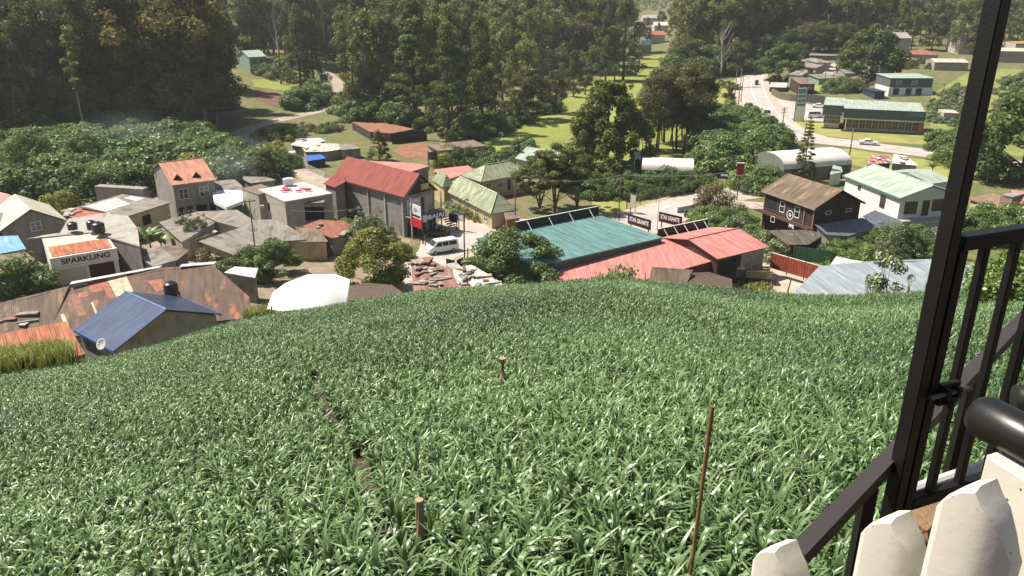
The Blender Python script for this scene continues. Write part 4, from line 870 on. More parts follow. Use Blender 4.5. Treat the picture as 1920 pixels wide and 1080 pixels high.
for k in range(9):
    v = []; x, y = r_.uniform(-1.6, 2.2), r_.uniform(-.8, .8)
    m = MB(); m.box(x, x+r_.uniform(.5, 1.1), y, y+r_.uniform(.3, .7), .05, .14+.15*r_.random()); m.build('garment', m_cloth if k % 3 else M('pink_cloth', (.7, .25, .28), .9), rt, bevel=.03)
sheet('teal_edged_shed', 'shed with white sheet roof and pale teal edge', [(401, 378, -32), (424, 387, -32), (455, 377, -32), (455, 358, -31.6), (420, 355, -31.4), (398, 358, -31.5)], M('white_sheeting', (.72, .77, .74), .5, var=.08), w_green, .5)
sheet('asbestos_shed', 'flat grey shed roof behind the teal edged shed', [(398, 356, -32), (450, 372, -32), (455, 350, -31.8), (440, 336, -31.5), (396, 338, -31.5)], r_asb, w_conc)
sheet('asbestos_shed', 'narrow roofed shed behind the unplastered house', [(455, 336, -31.5), (470, 343, -31.7), (518, 338, -31.5), (500, 331, -31.2), (456, 331, -31.3)], r_asb, w_conc)
# rusty roofs and blue roofed house beside the field
fr, rt = house('rusty_roof_house', 'large house with patched rusty brown sheet roof and white ridge', (95, 700), (330, 640), (-30, 610), -32.0, 0, r_rust, w_conc, 'flat', .3) if False else (None, None)
sheet('rusty_roof_house', 'large house with patched rusty brown sheet roof and black tank', [(85, 640, -33.5), (240, 620, -33.5), (470, 590, -33.5), (468, 560, -33.0), (398, 497, -30.8), (296, 504, -30.6), (130, 535, -30.6)], r_rust, w_conc, .1, .6, 'house')
sheet('rusty_roof_wing', 'dark rusty roof wing littered with poles beside the patched roof', [(-30, 660, -33.5), (85, 642, -33.5), (129, 536, -30.65), (60, 553, -30.9), (-30, 575, -31.2)], r_brn, w_conc, .1, .5, 'house', clutter=7)
m = MB(); a, b, c = U(130, 533, -30.45), U(298, 502, -30.45), U(400, 495, -30.65); m.slab([a, b, b+Vector((.1, .7, .05)), a+Vector((-.1, .7, .05))], .06)
m.slab([b+Vector((2.2, .3, 0)), c, c+Vector((.1, .8, .05)), b+Vector((2.2, 1.1, .05))], .06); tag(m.build('ridge_sheet', r_zw), 'long bright white ridge sheet along the rusty roof', 'roof sheet')
sheet('white_sheet_shed', 'small shed with white sheet roof behind the rusty roof', [(420, 512, -32.5), (478, 520, -32.5), (484, 504, -32.2), (440, 498, -32)], r_zw, w_conc)
sheet('bright_rust_shed', 'shed with orange rusty sheets at the corner of the field', [(5, 700, -31.8), (160, 664, -31.8), (124, 602, -30.4), (-30, 632, -30.4)], r_rustb, w_conc)
fr, rt = house('blue_roof_house', 'small grey house with a shiny blue gabled roof beside the field', (213, 660), (139, 620), (452, 606), -31.5, 2.3, r_blue, w_conc, o=.35, ridgecap=M('blue_ridge', (.22, .32, .50), .3, .3), fascia=M('blue_fascia', (.07, .14, .38), .4))
RL = 'large house with patched rusty brown sheet roof and black tank'
bpy.context.view_layer.update()
pr1 = M('red_rust_sheet', (.33, .10, .05), .7, var=.35, scale=2, stain=(.5, .4, .28), stainlo=.6); pr2 = M('pale_sheet', (.50, .42, .28), .6, var=.25, scale=2, stain=(.30, .2, .12), stainlo=.55); pr3 = M('brown_rust_sheet', (.22, .095, .055), .7, var=.35, scale=2)
for k, (px, mm) in enumerate((([(163, 530), (186, 525), (195, 545), (172, 549)], pr1), ([(186, 526), (200, 522), (218, 557), (205, 560)], pr1), ([(200, 521), (222, 518), (235, 553), (212, 557)], pr2), ([(220, 517), (236, 515), (250, 547), (236, 550)], pr2),
        ([(277, 527), (303, 523), (312, 540), (294, 548)], pr1), ([(130, 553), (146, 550), (163, 590), (148, 594)], pr3), ([(143, 550), (164, 547), (166, 556), (146, 559)], pr1), ([(113, 590), (120, 588), (132, 618), (125, 620)], pr2), ([(170, 567), (174, 566), (184, 590), (180, 591)], pr2))): panel_on(RL, px, mm)
tank(322, 551, -31.2, .72, 1.45, 'black ribbed water tank on a stand behind the blue roof', stand=2.2)
def dish(px, py, z, r, label, face=(-.3, -.8, .5)):
    p = U(px, py, z); rt = empty('satellite_dish', p, 0, label, 'satellite dish'); q = Vector(face).normalized().to_track_quat('Z', 'Y'); m = MB()
    m.lathe([(r*k/6, .28*r*(k/6)**2) for k in range(7)]+[(r, .28*r+.02)]+[(r*k/6, .28*r*(k/6)**2+.03) for k in range(5, -1, -1)], 22); m.v = [tuple(q@Vector(v)+Vector((0, 0, r*.9))) for v in m.v]; m.build('reflector', M('dish_grey', (.45, .46, .46), .5, var=.12, stain=(.3, .27, .22)), rt, smooth=True)
    m = MB(); c = Vector((0, 0, r*.9)); tip = c+q@Vector((0, 0, r*.95)); m.tube([c+q@Vector((0, -r*.9, .2*r)), tip], .018, 5); m.build('feed_arm', w_conc, rt); m = MB(); m.tube([tip-q@Vector((0, 0, .1)), tip+q@Vector((0, 0, .06))], .05, 8); m.build('receiver', m_white, rt); MB().tube([(0, 0, -1.2), tuple(c)], .03, 6).build('mast', w_conc, rt)
dish(194, 655, -29.9, .52, 'round satellite dish in front of the blue roof')
dish(1706, 528, -29.9, .46, 'grey satellite dish on the light metal roof', (-.1, -.9, .35))
PT_ = [U(*q) for q in ((500, 580, -33.2), (512, 548, -32.2), (535, 531, -31.5), (576, 515, -31.0), (628, 514, -31.0), (656, 524, -31.3), (648, 586, -33.2), (580, 586, -33.4), (590, 536, -30.9), (625, 548, -31.1))]
rt = empty('white_tarpaulin_shelter', (PT_[7].x, PT_[7].y, float(H(PT_[7].x, PT_[7].y))), 0, 'shelter covered by a bright white rounded plastic sheet', 'shelter'); PT_ = [p-Vector(rt.location) for p in PT_]
o = MB().add([p for p in PT_]+[p-Vector((0, 0, .05)) for p in PT_], [(0, 1, 8), (1, 2, 8), (2, 3, 8), (3, 4, 8), (4, 9, 8), (4, 5, 9), (5, 6, 9), (6, 7, 9), (7, 8, 9), (7, 0, 8)]).build('cover', M('white_plastic', (.82, .83, .82), .45, var=.06), rt, smooth=True)
for k in (0, 3, 5, 6, 7): q = PT_[k]; MB().tube([(q.x, q.y, -.5), tuple(q-Vector((0, 0, .05)))], .05, 6).build('post', b_mid, rt)
sheet('mesh_shed', 'dark brown net covered shed roof under the yellow green tree', [(612, 565, -32.5), (770, 560, -32.5), (735, 533, -31.6), (690, 530, -31.5), (650, 538, -31.8)], M('brown_net', (.12, .085, .06), .95, var=.35, scale=6), w_conc, .05)
sheet('patched_sheet_roof', 'rusty shed roof weighed down with rubble and pale sheets', [(775, 545, -32.6), (860, 540, -32.6), (845, 503, -31.4), (800, 483, -31.0), (770, 487, -31.1)], RF('mauve_rust_roof', (.30, .16, .13), (.36, .22, .18), (.20, .10, .08), .55, .8, seam=.3), w_conc, clutter=26)
sheet('whitish_sheet_roof', 'whitish shed roof with stones and boards above the field rim', [(858, 545, -32.8), (960, 545, -32.8), (925, 518, -31.9), (884, 497, -31.3), (848, 503, -31.5)], M('whitewashed_sheet', (.58, .54, .48), .9, var=.2, stain=(.36, .28, .2)), w_conc, clutter=24)
house('block_shed', 'little grey block shed with a dark doorway beside the green shop', (856, 514), (876, 511), (850, 494), -33.2, .1, r_conc, w_pale, 'flat', .05, op=[('a', .6, .4, .6, .9, 'o')])
# --- the big red roofed hall
fr, rt = house('red_roofed_hall', 'long hall with dark red gabled roof and grey block walls', (757, 371), (622, 333.5), (838, 361), -29.7, 3.0, r_red, w_conc, o=.35, cat='hall',
      fascia=M('brown_fascia', (.12, .05, .035), .7), op=[('g', .30, .6, 2.6, 2.3, 'r', w_white), ('g', .8, .5, 1.4, 2.4, 'r', w_pale), ('g', .58, .5, .7, 2.4, 'd')])
L_, W_, h_ = fr.L, fr.W, fr.h
for k in (0, 2, 4, 8): MB().box(L_*(.04+k*.115)-.15, L_*(.04+k*.115)+.15, *sorted((fr.s*.18, fr.s*.36)), -1, h_-.1).build('pilaster', w_pale, rt)
MB().add([fr(.30, 1.0, h_+.1), fr(.30, W_-1.0, h_+.1), fr(.30, W_/2, h_+2.3)], [(0, 1, 2)]).build('gable_boarding', w_brown, rt)
m = MB(); fb(m, fr, -1.3, .3, .3, W_-.3, h_-3.1, h_-2.95); m.build('balcony_slab', w_conc, rt)
m = MB()
for v in (.35, W_*.5, W_-.35): m.box(-1.25, -1.1, *sorted((fr.s*(v-.08), fr.s*(v+.08))), -.5, h_+.1)
m.build('column', w_pale, rt)
rb = (pi/2, 0, -pi/2)
m_navy = M('navy_board', (.012, .014, .06), .5, var=.1); m_lt = M('white_lettering', (.85, .85, .85), .5, var=.02)
m = MB(); fb(m, fr, -1.5, -1.36, W_*.12, W_*1.02, h_-4.0, h_-2.9); m.build('sign_board', m_navy, rt)
text_mesh('BAJAJ', .95, 'lettering', m_lt, rt, fr(-1.53, W_*.74, h_-3.45), rb, .02, .03, width=3.2)
m = MB()
for an in (0, pi/3, 2*pi/3):
    m.add([(-1.54, fr.s*W_*.40+.62*cos(an+a0)*r1, h_-3.45+.62*sin(an+a0)*r1) for a0, r1 in ((-.28, 1), (.28, 1), (pi-.28, 1), (pi+.28, 1))], [(0, 1, 2, 3)])
m.build('emblem', m_lt, rt)
opening(fr, rt, h_, 'g', .72, 4.2, 3.4, 2.3, 'w', .35); opening(fr, rt, h_, 'g', .28, 4.2, 2.6, 2.4, 'o', .35)
m = MB(); fb(m, fr, -.1, .0, W_*.5, W_*.74, h_+.6, h_+1.5); m.build('yellow_sign', M('yellow_sign_board', (.5, .42, .16), .7), rt)
m = MB()
for k in range(11): fb(m, fr, .3-.3*k, .62-.3*k, W_*1.04, W_*1.04+1.5, (h_-3.1)*(1-k/11)-.15, (h_-3.1)*(1-k/11))
m.build('outside_stair', r_pale, rt)
# banner board beside the hall
p = V(782, 452); rt = empty('banner_board', p, R(-52), 'tall red and white advertising board on dark posts beside the hall', 'advertising board')
m = MB(); m.box(-1.6, 1.6, -.06, .06, 2.2, 5.6); bd = m.build('panel', m_white, rt); MB().box(-1.6, 1.6, -.09, -.065, 2.2, 3.6).build('red_panel', M('red_board', (.55, .02, .03), .5), bd); MB().box(-1.3, 1.3, -.09, -.07, 3.8, 4.1).build('black_band', m_ink, bd)
text_mesh('CR', .7, 'lettering', m_ink, rt, (0, -.08, 4.8), (pi/2, 0, 0), .01)
for x in (-1.68, 1.68): MB().box(x-.08, x+.08, -.08, .08, -.3, 6.0).build('post', m_ink, rt)
sheet('red_lean_to', 'lower rear lean-to with the same dark red roof as the hall', [(606, 344, -29.9), (628, 351, -29.9), (648, 341, -29.4), (640, 318, -28.6)], r_red, w_conc, cat='lean-to')
# --- roofs behind the hall
sheet('red_sheet_shed', 'low shed with red sheet roof behind the hall', [(690, 302, -31.5), (770, 322, -31.5), (806, 312, -31.5), (783, 306, -31.3), (745, 303, -31.3)], r_pink, w_conc)
sheet('pink_roof_shed', 'shed with bright pinkish red roof beside the mossy roof', [(812, 322, -32.5), (845, 334, -32.6), (889, 321, -32.2), (878, 309, -31.7), (815, 317, -32.2)], r_pink, w_conc)
house('mossy_roof_house', 'yellow house with mossy green hipped roof beside the spreading pines', (902, 342), (1000, 325), (859, 330), -32.6, 2.0, r_green, w_yel, 'hip', .4, ridgecap=M('pale_ridge', (.42, .45, .33), .8),
      op=[w2('a', .14, .6, 1.0, 1.0, None, m_white), w2('a', .36, .6, 1.0, 1.0, None, m_white), ('a', .55, .4, .9, 2.0, 'd'), w2('a', .75, .6, 1.0, 1.0, None, m_white)])
house('long_green_roof_house', 'long low yellow house with pale mossy hipped roof along the road', (920, 402), (828, 355), (975, 396), -33.4, 2.4, r_green, w_yel, 'hip', .45, ridgecap=M('pale_ridge', (.42, .45, .33), .8),
      op=[w2('a', f, .6, 1.1, 1.2) for f in (.12, .3, .48, .66, .84)])
house('green_pyramid_house', 'yellow house end with steep green pyramid roof joined to the long house', (830, 352), (810, 338), (846, 345), -32.6, 1.9, r_green, w_yel, 'hip', .3)
sheet('small_red_shed', 'brick coloured lean-to at the end of the long green roofed house', [(948, 412, -33.6), (978, 408, -33.6), (975, 396, -33.3), (945, 399, -33.3)], r_asb2, M('brick_wall', (.28, .11, .06), .9))
house('green_grey_roof_house', 'house with plain grey green roof beyond the yellow houses', (966, 298), (1010, 307), (988, 278), -31.8, 1.6, r_grn2, w_pale, 'gable', .3) if False else None
sheet('grey_green_roof_house', 'house with plain grey green roof beyond the mossy roofs', [(965, 298, -32.3), (1010, 306, -32.5), (1060, 300, -32.3), (1048, 284, -31.6), (988, 274, -31.0)], r_grn2, w_pale, cat='house')
tank(971, 282, -31.3, .6, 1.2, 'black tank beside the grey green roof')
house('long_outbuilding', 'long low grey outbuilding with flat brown roof and three small windows', (823, 284), (912, 274), (799, 275), -33.1, .3, r_asb2, w_pale, 'mono', .3, op=[w2('a', .15, .5, .9, .9), w2('a', .48, .5, .9, .9), w2('a', .86, .5, .9, .9), ], cat='outbuilding')
tank(811, 297, -33.2, 1.0, 1.9, 'squarish brown water tank on a timber stand', m_tankb, 2.6, group=None)
sheet('white_sheet_shack', 'tin shack with bright white sheets beside the dirt path', [(545, 272, -33.6), (575, 276, -33.6), (611, 264, -33.6), (600, 258, -33.4), (560, 260, -33.4)], r_zw, w_conc, clutter=3)
sheet('striped_sheet_shack', 'tin shack with beige ribbed roof behind the blue tarpaulin', [(572, 285, -33.9), (612, 284, -33.9), (645, 279, -33.9), (636, 269, -33.6), (598, 269, -33.6), (566, 277, -33.6)], r_cream, w_conc, clutter=4)
sheet('grey_sheet_shack', 'tin shack with grey roof at the end of the row', [(640, 281, -33.8), (678, 278, -33.8), (660, 270, -33.6), (634, 271, -33.6)], r_asb, w_conc)
sheet('blue_tarpaulin', 'bright blue tarpaulin awning in front of the tin shacks', [(576, 302, -34.3), (612, 297, -34.2), (602, 289, -33.9), (573, 292, -34)], M('blue_tarp', (.03, .12, .42), .5), M('dark_blue_cloth', (.02, .03, .07), .9), .04, .3, 'awning')
sheet('white_sheet_shack', 'small white sheet hut nearest the dirt path', [(538, 291, -34), (556, 290, -34), (553, 282, -33.8), (536, 284, -33.8)], r_zw, w_conc)
# brown soil plot with dark retaining wall
P = [U(x, y, -33.9) for x, y in ((660, 228), (742, 234), (777, 242), (732, 250), (694, 247))]
rt = empty('soil_plot', P[3], 0, 'raised plot of red brown soil with a dark retaining wall', 'garden plot'); Q = [p-P[3] for p in P]
MB().slab(Q, .12).build('soil_bed', m_soil, rt); m = MB(); n = len(Q); I = [q*1.0 for q in Q]; m.add([(q.x, q.y, -3) for q in I]+[(q.x, q.y, -.125) for q in I], [(i, (i+1) % n, n+(i+1) % n, n+i) for i in range(n)]); m.build('retaining_wall', M('dark_retaining', (.05, .035, .03), .9), rt)
a, b = U(734, 250, -33.4), U(800, 243, -33.4); m = MB(); d = (b-a); 
m.add([a+Vector((0, 0, 0)), b, b-Vector((0, 0, 2.6)), a-Vector((0, 0, 2.6))]+[a+Vector((0, .15, 0)), b+Vector((0, .15, 0)), b+Vector((0, .15, -2.6)), a+Vector((0, .15, -2.6))], [(0, 1, 2, 3), (4, 5, 6, 7), (0, 1, 5, 4), (1, 2, 6, 5), (2, 3, 7, 6), (3, 0, 4, 7)]); tag(m.build('net_fence', M('dark_net', (.035, .022, .018), .95)), 'dark netting fence beside the brown soil plot', 'fence')
# hillside houses
fr, rt = house('hillside_house', 'pale green gabled house on the hillside at the wood edge', (466, 108), (500, 106), (448, 98), -25.2, 2.0, r_grn2, w_grn2, 'gable', .4, op=[w2('a', .3, .9, 1.2, 1.6), w2('a', .7, .9, 1.2, 1.6), ('a', .8, 3.6, 2, 1.8, 'o')])
house('hillside_hut', 'white roofed hut above the pale green hillside house', (455, 80), (482, 78), (450, 66), -23.5, .5, r_zw, w_pale, 'mono', .3)

# --- green and red shop roofs by the village road
def parapet(fr, rt, x0, x1, y, z0, z1, mat, nstrut, into):
    m = MB(); fb(m, fr, x0, x1, y-.06, y+.06, z0, z1); pb = m.build('parapet_board', mat, rt); m = MB(); fb(m, fr, x0, x1, y-.08, y+.08, z1, z1+.06); m.build('coping', m_white, pb)
    for k in range(nstrut):
        x = x0+(x1-x0)*(k+.5)/nstrut; MB().tube([fr(x, y, z1), fr(x, y+into, z0+.05)], .045, 5).build('strut', m_white, pb)
fr, rt = house('green_roof_shop', 'wide shop with a flat teal green sheet roof and black parapet board', (1004, 502), (1243, 447), (876, 452), -31.3, .0, r_teal, w_green, 'flat', .15, cat='shop', t=.15) 
L_, W_, h_ = fr.L, fr.W, fr.h
parapet(fr, rt, L_*.30, L_*1.0, W_-.1, h_+.1, h_+1.35, m_ink, 4, -1.3)
# pink roof: lower slope, then the gabled part
sheet('pink_roof_store', 'long low store with faded pink red roof below the green shop', [(1018, 540, -32.9), (1150, 540, -32.9), (1301, 498, -32.6), (1345, 487, -32.6), (1252, 449, -31.9), (1057, 490, -31.9)], r_pink, M('maroon_wall', (.12, .03, .025), .8), .1, .3, 'shop')
fr, rt = house('red_gabled_shop', 'shop with a faded red gabled roof and grey roller shutters', (1346, 487), (1442, 464), (1262, 441), -31.9, 1.15, r_pink, w_brown, 'gable', .4, cat='shop', ridgecap=r_pink,
      op=[('a', .65, .35, 2.2, 2.4, 's', M('grey_shutter', (.30, .29, .275), .6)), ('a', .87, .35, 2.0, 2.4, 's', M('grey_shutter', (.30, .29, .275), .6)), ('a', .22, .5, 3.5, 2.2, 'o')])
L_, W_, h_ = fr.L, fr.W, fr.h
parapet(fr, rt, -.2, L_*.98, W_+.3, h_-.2, h_+1.2, m_ink, 5, -1.6)
m_mar = M('maroon_board', (.075, .016, .018), .5, var=.1)
def billboard(A, Bp, z0, hh, txt, label, mat, tm, legs=0, tsize=.8, w=.75, group=None, cat='sign', name='sign_board', sub=None):
    a, b = U(*A, z0), U(*Bp, z0); d = b-a; L = d.length; rz = atan2(d.y, d.x); rt = empty(name, a, rz, label, cat, group)
    bd = MB().box(0, L, -.05, .05, 0, hh).build('panel', mat, rt); m = MB(); e = .06
    m.box(-e, L+e, -.07, .07, hh, hh+e); m.box(-e, L+e, -.07, .07, -e, 0); m.box(-e, 0, -.07, .07, 0, hh); m.box(L, L+e, -.07, .07, 0, hh); m.build('frame', m_ink, bd)
    if txt: text_mesh(txt, tsize, 'lettering', tm, bd, (L/2, -.075, hh*(.55 if not sub else .62)), (pi/2, 0, 0), .01, .02, width=L*w)
    if sub: text_mesh(sub, tsize*.4, 'small_lettering', tm, bd, (L/2, -.075, hh*.2), (pi/2, 0, 0), .01, .005, width=L*w*.9)
    if legs:
        for x in (L*.1, L*.9): MB().box(x-.06, x+.06, .05, .15, -legs, hh*.9).build('post', m_ink, rt)
    return rt
billboard((1178, 418), (1219, 431), -32.2, 1.3, 'STAR GRANITE', 'maroon board with white lettering standing behind the green roof', m_mar, m_lt, 3.6, .85, .86)
billboard((1236, 414), (1277, 424), -32.3, 1.3, 'STAR GRANITE', 'maroon board with white lettering standing behind the red roof', m_mar, m_lt, 3.6, .85, .86)
# fences, truck yard
def fence(name, label, pts, h, mat, post=None, cap=None, cat='fence'):
    P = [V(*p) if len(p) == 2 else U(*p) for p in pts]; rt = empty(name, P[0], 0, label, cat)
    for i in range(len(P)-1):
        a, b = P[i]-P[0], P[i+1]-P[0]; d = (b-a).normalized(); n_ = Vector((-d.y, d.x, 0))*.04; m = MB()
        m.add([a-n_, b-n_, b+n_, a+n_]+[q+Vector((0, 0, h)) for q in (a-n_, b-n_, b+n_, a+n_)], [(0, 1, 2, 3), (4, 5, 6, 7), (0, 1, 5, 4), (1, 2, 6, 5), (2, 3, 7, 6), (3, 0, 4, 7)]); pa = m.build('panel', mat, rt)
        if cap: MB().tube([a+Vector((0, 0, h)), b+Vector((0, 0, h))], .05, 5).build('rail', cap, pa)
        k = max(1, int((b-a).length/2.4))
        for j in range(k+1):
            q = a.lerp(b, j/k); MB().box(q.x-.05, q.x+.05, q.y-.05, q.y+.05, q.z-.3, q.z+h+.08).build('post', post or b_mid, rt)
fence('red_sheet_fence', 'rust red sheet metal fence with pale rail around the yard', [(1444, 502, -35.0), (1540, 530, -35.0)], 2.1, RF('red_fence', (.34, .075, .04), (.30, .065, .035), None, .6, .6, ribs=.6), cap=m_white)
fence('green_sheet_fence', 'dark green sheet fence at the foot of the hedge', [(1487, 486, -35.5), (1556, 496, -35.5)], 1.9, RF('green_fence', (.05, .13, .075), (.04, .10, .06), None, .6, .6))
sheet('brown_sheet_shed', 'shed roof of weathered brown sheets at the field rim', [(1216, 532, -32.3), (1284, 538, -32.5), (1300, 506, -31.2), (1222, 500, -31.0)], r_brn, w_conc, .05)
sheet('brown_sheet_shed', 'drooping dark brown net roof joined to the weathered sheets', [(1284, 540, -32.6), (1375, 552, -33.2), (1372, 526, -32.6), (1330, 512, -31.9), (1300, 506, -31.3)], M('brown_net', (.12, .085, .06), .95), w_conc, .05)
# light metal roofs
sheet('zinc_roof_shed', 'long shed with rippled light metal roof beside the field', [(1536, 498, -31.2), (1478, 560, -33.6), (1760, 556, -33.6), (1880, 553, -33.6), (1840, 494, -31.2), (1762, 486, -30.9), (1712, 487, -30.9), (1640, 490, -31.0)], r_zinc, w_green, .08, .4)
sheet('white_roof_shed', 'small shed with white ribbed roof behind the long metal roof', [(1556, 497, -31.8), (1622, 492, -31.8), (1600, 485, -31.4), (1568, 481, -31.3)], r_zw, w_conc)
# brown wooden house
fr, rt = house('wooden_house', 'dark brown two storey timber house with a weathered sheet gable roof', (1528, 393), (1428, 358), (1632, 384), -29.9, 2.3, r_brn, w_brown, o=.45,
      fascia=M('pale_board', (.30, .24, .17), .8), op=[w2('a', .32, .7, .9, 1.5, None, m_white), w2('a', .62, .7, .9, 1.5, None, m_white), ('a', .85, .5, 2.2, 2.2, 'o'), ('g', .3, .7, .9, .35, 'w', m_dark), ('g', .75, .7, .9, .35, 'w', m_dark)])
L_, W_, h_ = fr.L, fr.W, fr.h; o = .45
m = MB()
for x in (.46, L_*.2, L_-.5): fb(m, fr, x-.07, x+.07, .30, .44, 0, h_-.05)
m.build('corner_post', M('pale_board', (.30, .24, .17), .8), rt)
m = MB(); 
for r0, r1 in ((.72, .60), (.26, .12)):
    m.add([fr(L_*.45+r_q*cos(a), .38, h_-2.2+r_q*sin(a)) for r_q in (r0, r1) for a in np.linspace(0, 2*pi, 25)[:-1]], [(k, (k+1) % 24, 24+(k+1) % 24, 24+k) for k in range(24)])
m.build('round_emblem', m_lt, rt)
m = MB(); fb(m, fr, -.1, L_, -1.0, .44, h_-2.98, h_-2.88); m.build('balcony_deck', w_brown, rt)
m = MB(); fb(m, fr, 0, L_, -.98, -.94, h_-2.0, h_-1.95); fb(m, fr, 0, L_, -.98, -.94, h_-2.45, h_-2.41)
m.build('balcony_rail', b_mid, rt)
text_mesh('FPS', .75, 'lettering', m_lt, rt, fr(L_*.27, -1.02, h_-3.25), (pi/2, 0, 0 if fr.s > 0 else pi), .01, .02)
for f, w_, hh in ((.62, .9, .9), (.1, .8, .35)):
    m = MB(); x = L_*f; b = .07
    for (xa, xb, za, zb) in ((x-w_/2, x+w_/2, 0, b), (x-w_/2, x+w_/2, hh-b, hh), (x-w_/2, x-w_/2+b, 0, hh), (x+w_/2-b, x+w_/2, 0, hh)): fb(m, fr, xa, xb, -1.04, -1.01, h_-3.7+za, h_-3.7+zb)
    m.build('white_frame', m_lt, rt)
sheet('brown_awning', 'dark weathered canopy roof below the timber house', [(1477, 458, -33.5), (1516, 458, -33.6), (1545, 444, -33.5), (1520, 428, -32.6), (1468, 428, -32.5), (1440, 436, -33)], RF('old_sheet_roof', (.115, .10, .082), (.15, .13, .10), (.25, .21, .15), .6, .9), w_brown, cat='canopy')
sheet('patched_metal_awning', 'metal canopy with a rusty red stripe against the gable of the timber house', [(1550, 442, -33.4), (1590, 440, -33.4), (1645, 428, -33.3), (1618, 407, -32.0), (1528, 421, -32.2)], RF('patched_metal', (.22, .23, .25), (.13, .14, .16), (.34, .09, .06), .62, .5, sheet=2.4, patch=30, seam=.2), w_pale, cat='canopy')
sheet('slate_awning', 'dark slate blue canopy roof along the white house', [(1645, 428, -33.6), (1690, 426, -33.4), (1690, 412, -32.7), (1640, 395, -32.2), (1618, 404, -32.6)], M('slate_sheet', (.09, .10, .125), .6, stain=(.25, .23, .2), stainlo=.6), w_white, cat='canopy')
# white house: main body and front wing
fr, rt = house('white_house', 'large white two storey house with pale green gabled roofs and a balcony', (1688, 373), (1580, 330), (1790, 362), -29.6, 1.7, r_grn2, w_white, o=.4,
      fascia=M('green_fascia', (.10, .20, .15), .6), ridgecap=r_grn2,
      op=[('a', .28, .7, 1.1, 1.7, 'w', m_glass, m_wood), ('a', .72, .6, .5, .6, 'w', m_glass, m_wood), ('g', .20, .7, 1.9, 1.7, 'w', m_glass, m_wood), ('g', .46, .6, 1.0, 2.3, 'd', m_wood, m_wood), ('g', .66, .55, 1.6, 1.6, 'w', m_glass, m_wood)])
L_, W_, h_ = fr.L, fr.W, fr.h
m = MB(); fb(m, fr, -1.0, .4, .3, W_-.3, h_-3.35, h_-3.2); m.build('balcony_slab', r_conc, rt)
m = MB(); fb(m, fr, -1.0, -.88, .3, W_-.3, h_-4.35, h_-4.25)
fb(m, fr, -1.0, -.88, .3, W_-.3, h_-3.5, h_-3.38)
k = .4
while k < W_-.4: fb(m, fr, -.98, -.90, k, k+.09, h_-4.25, h_-3.5); k += .24
m.build('balustrade', m_white, rt); m = MB(); fb(m, fr, -.8, .35, .35, W_-.35, h_-6.6, h_-4.35); m.build('lower_wall', w_white, rt)
house('white_house_wing', 'rear wing of the white house with a pale green sheet roof', (1745, 346), (1788, 340), (1700, 318), -29.9, 1.0, r_grn2, w_white, 'gable', .3)
sheet('green_eave_shed', 'small pale green roofed shed between the timber house and the plastic tunnel', [(1556, 327, -33.6), (1580, 323, -33.6), (1578, 312, -33.1), (1562, 310, -33.1)], r_grn2, w_white)
house('rusty_hip_house', 'small yellow house with rusty brown hipped roof seen past the black post', (1872, 392), (1815, 374), (1895, 382), -32.8, 1.4, RF('hip_rust', (.26, .17, .12), (.22, .14, .10), (.34, .15, .09), .6, .8, seam=.2), w_yel2, 'hip', .3, op=[w2('a', .3, .6, .9, 1.0), w2('a', .7, .6, .9, 1.0)])
house('block_tower', 'square grey block water tower behind the rusty hipped roof', (1880, 366), (1900, 370), (1868, 354), -31.2, .1, w_conc, w_conc, 'flat', .1, cat='tower')
house('red_end_house', 'house with an orange red roof cut by the picture edge on the slope', (1897, 386), (1960, 392), (1888, 366), -32.6, 1.6, r_pink, w_yel2, 'gable', .3)
# plastic tunnels
def tunnel(A, Bp, Cp, zE, rise, label, door=True):
    fr = Frame(A, Bp, Cp, zE); rt = empty('plastic_tunnel', (fr.a.x, fr.a.y, fr.gz), fr.rz, label, 'greenhouse'); L, Wd = fr.L, fr.W; n = 10; vs = []; ns = max(4, int(L/2))
    for i in range(ns+1):
        for k in range(n+1): a = pi*k/n; sag = 1-.03*(i % 2); vs.append(fr(L*i/ns, Wd/2-Wd/2*cos(a), fr.h+rise*sin(a)**.8*sag))
    fs = [(i*(n+1)+k, i*(n+1)+k+1, (i+1)*(n+1)+k+1, (i+1)*(n+1)+k) for i in range(ns) for k in range(n)]
    mp = M('tunnel_plastic', (.66, .64, .57), .45, var=.12, scale=.6, stain=(.5, .47, .38), stainlo=.6)
    MB().add(vs, fs).build('plastic_cover', mp, rt, smooth=True)
    for x, nm in ((0, 'end_wall'), (L, 'end_wall')): MB().add([fr(x, Wd/2-Wd/2*cos(pi*k/n), fr.h+rise*sin(pi*k/n)**.8) for k in range(n+1)]+[fr(x, Wd, 0), fr(x, 0, 0)], [tuple(range(n+3))]).build(nm, M('shade_net', (.16, .18, .14), .8), rt)
    m = MB()
    for y in (.02, Wd-.06): m.box(0, L, *sorted((fr.s*y, fr.s*(y+.04))), 0, fr.h)
    m.build('side_net', M('side_net', (.13, .11, .08), .9), rt)
tunnel((1203, 318), (1300, 322), (1205, 306), -33.6, 1.8, 'long white plastic tunnel greenhouse beside the feathery casuarina')
tunnel((1190, 300), (1202, 300), (1190, 290), -33.2, 1.4, 'short white plastic tunnel behind the long one')
tunnel((1470, 318), (1597, 308), (1440, 298), -33.5, 2.4, 'big rounded white plastic greenhouse beside the valley road')
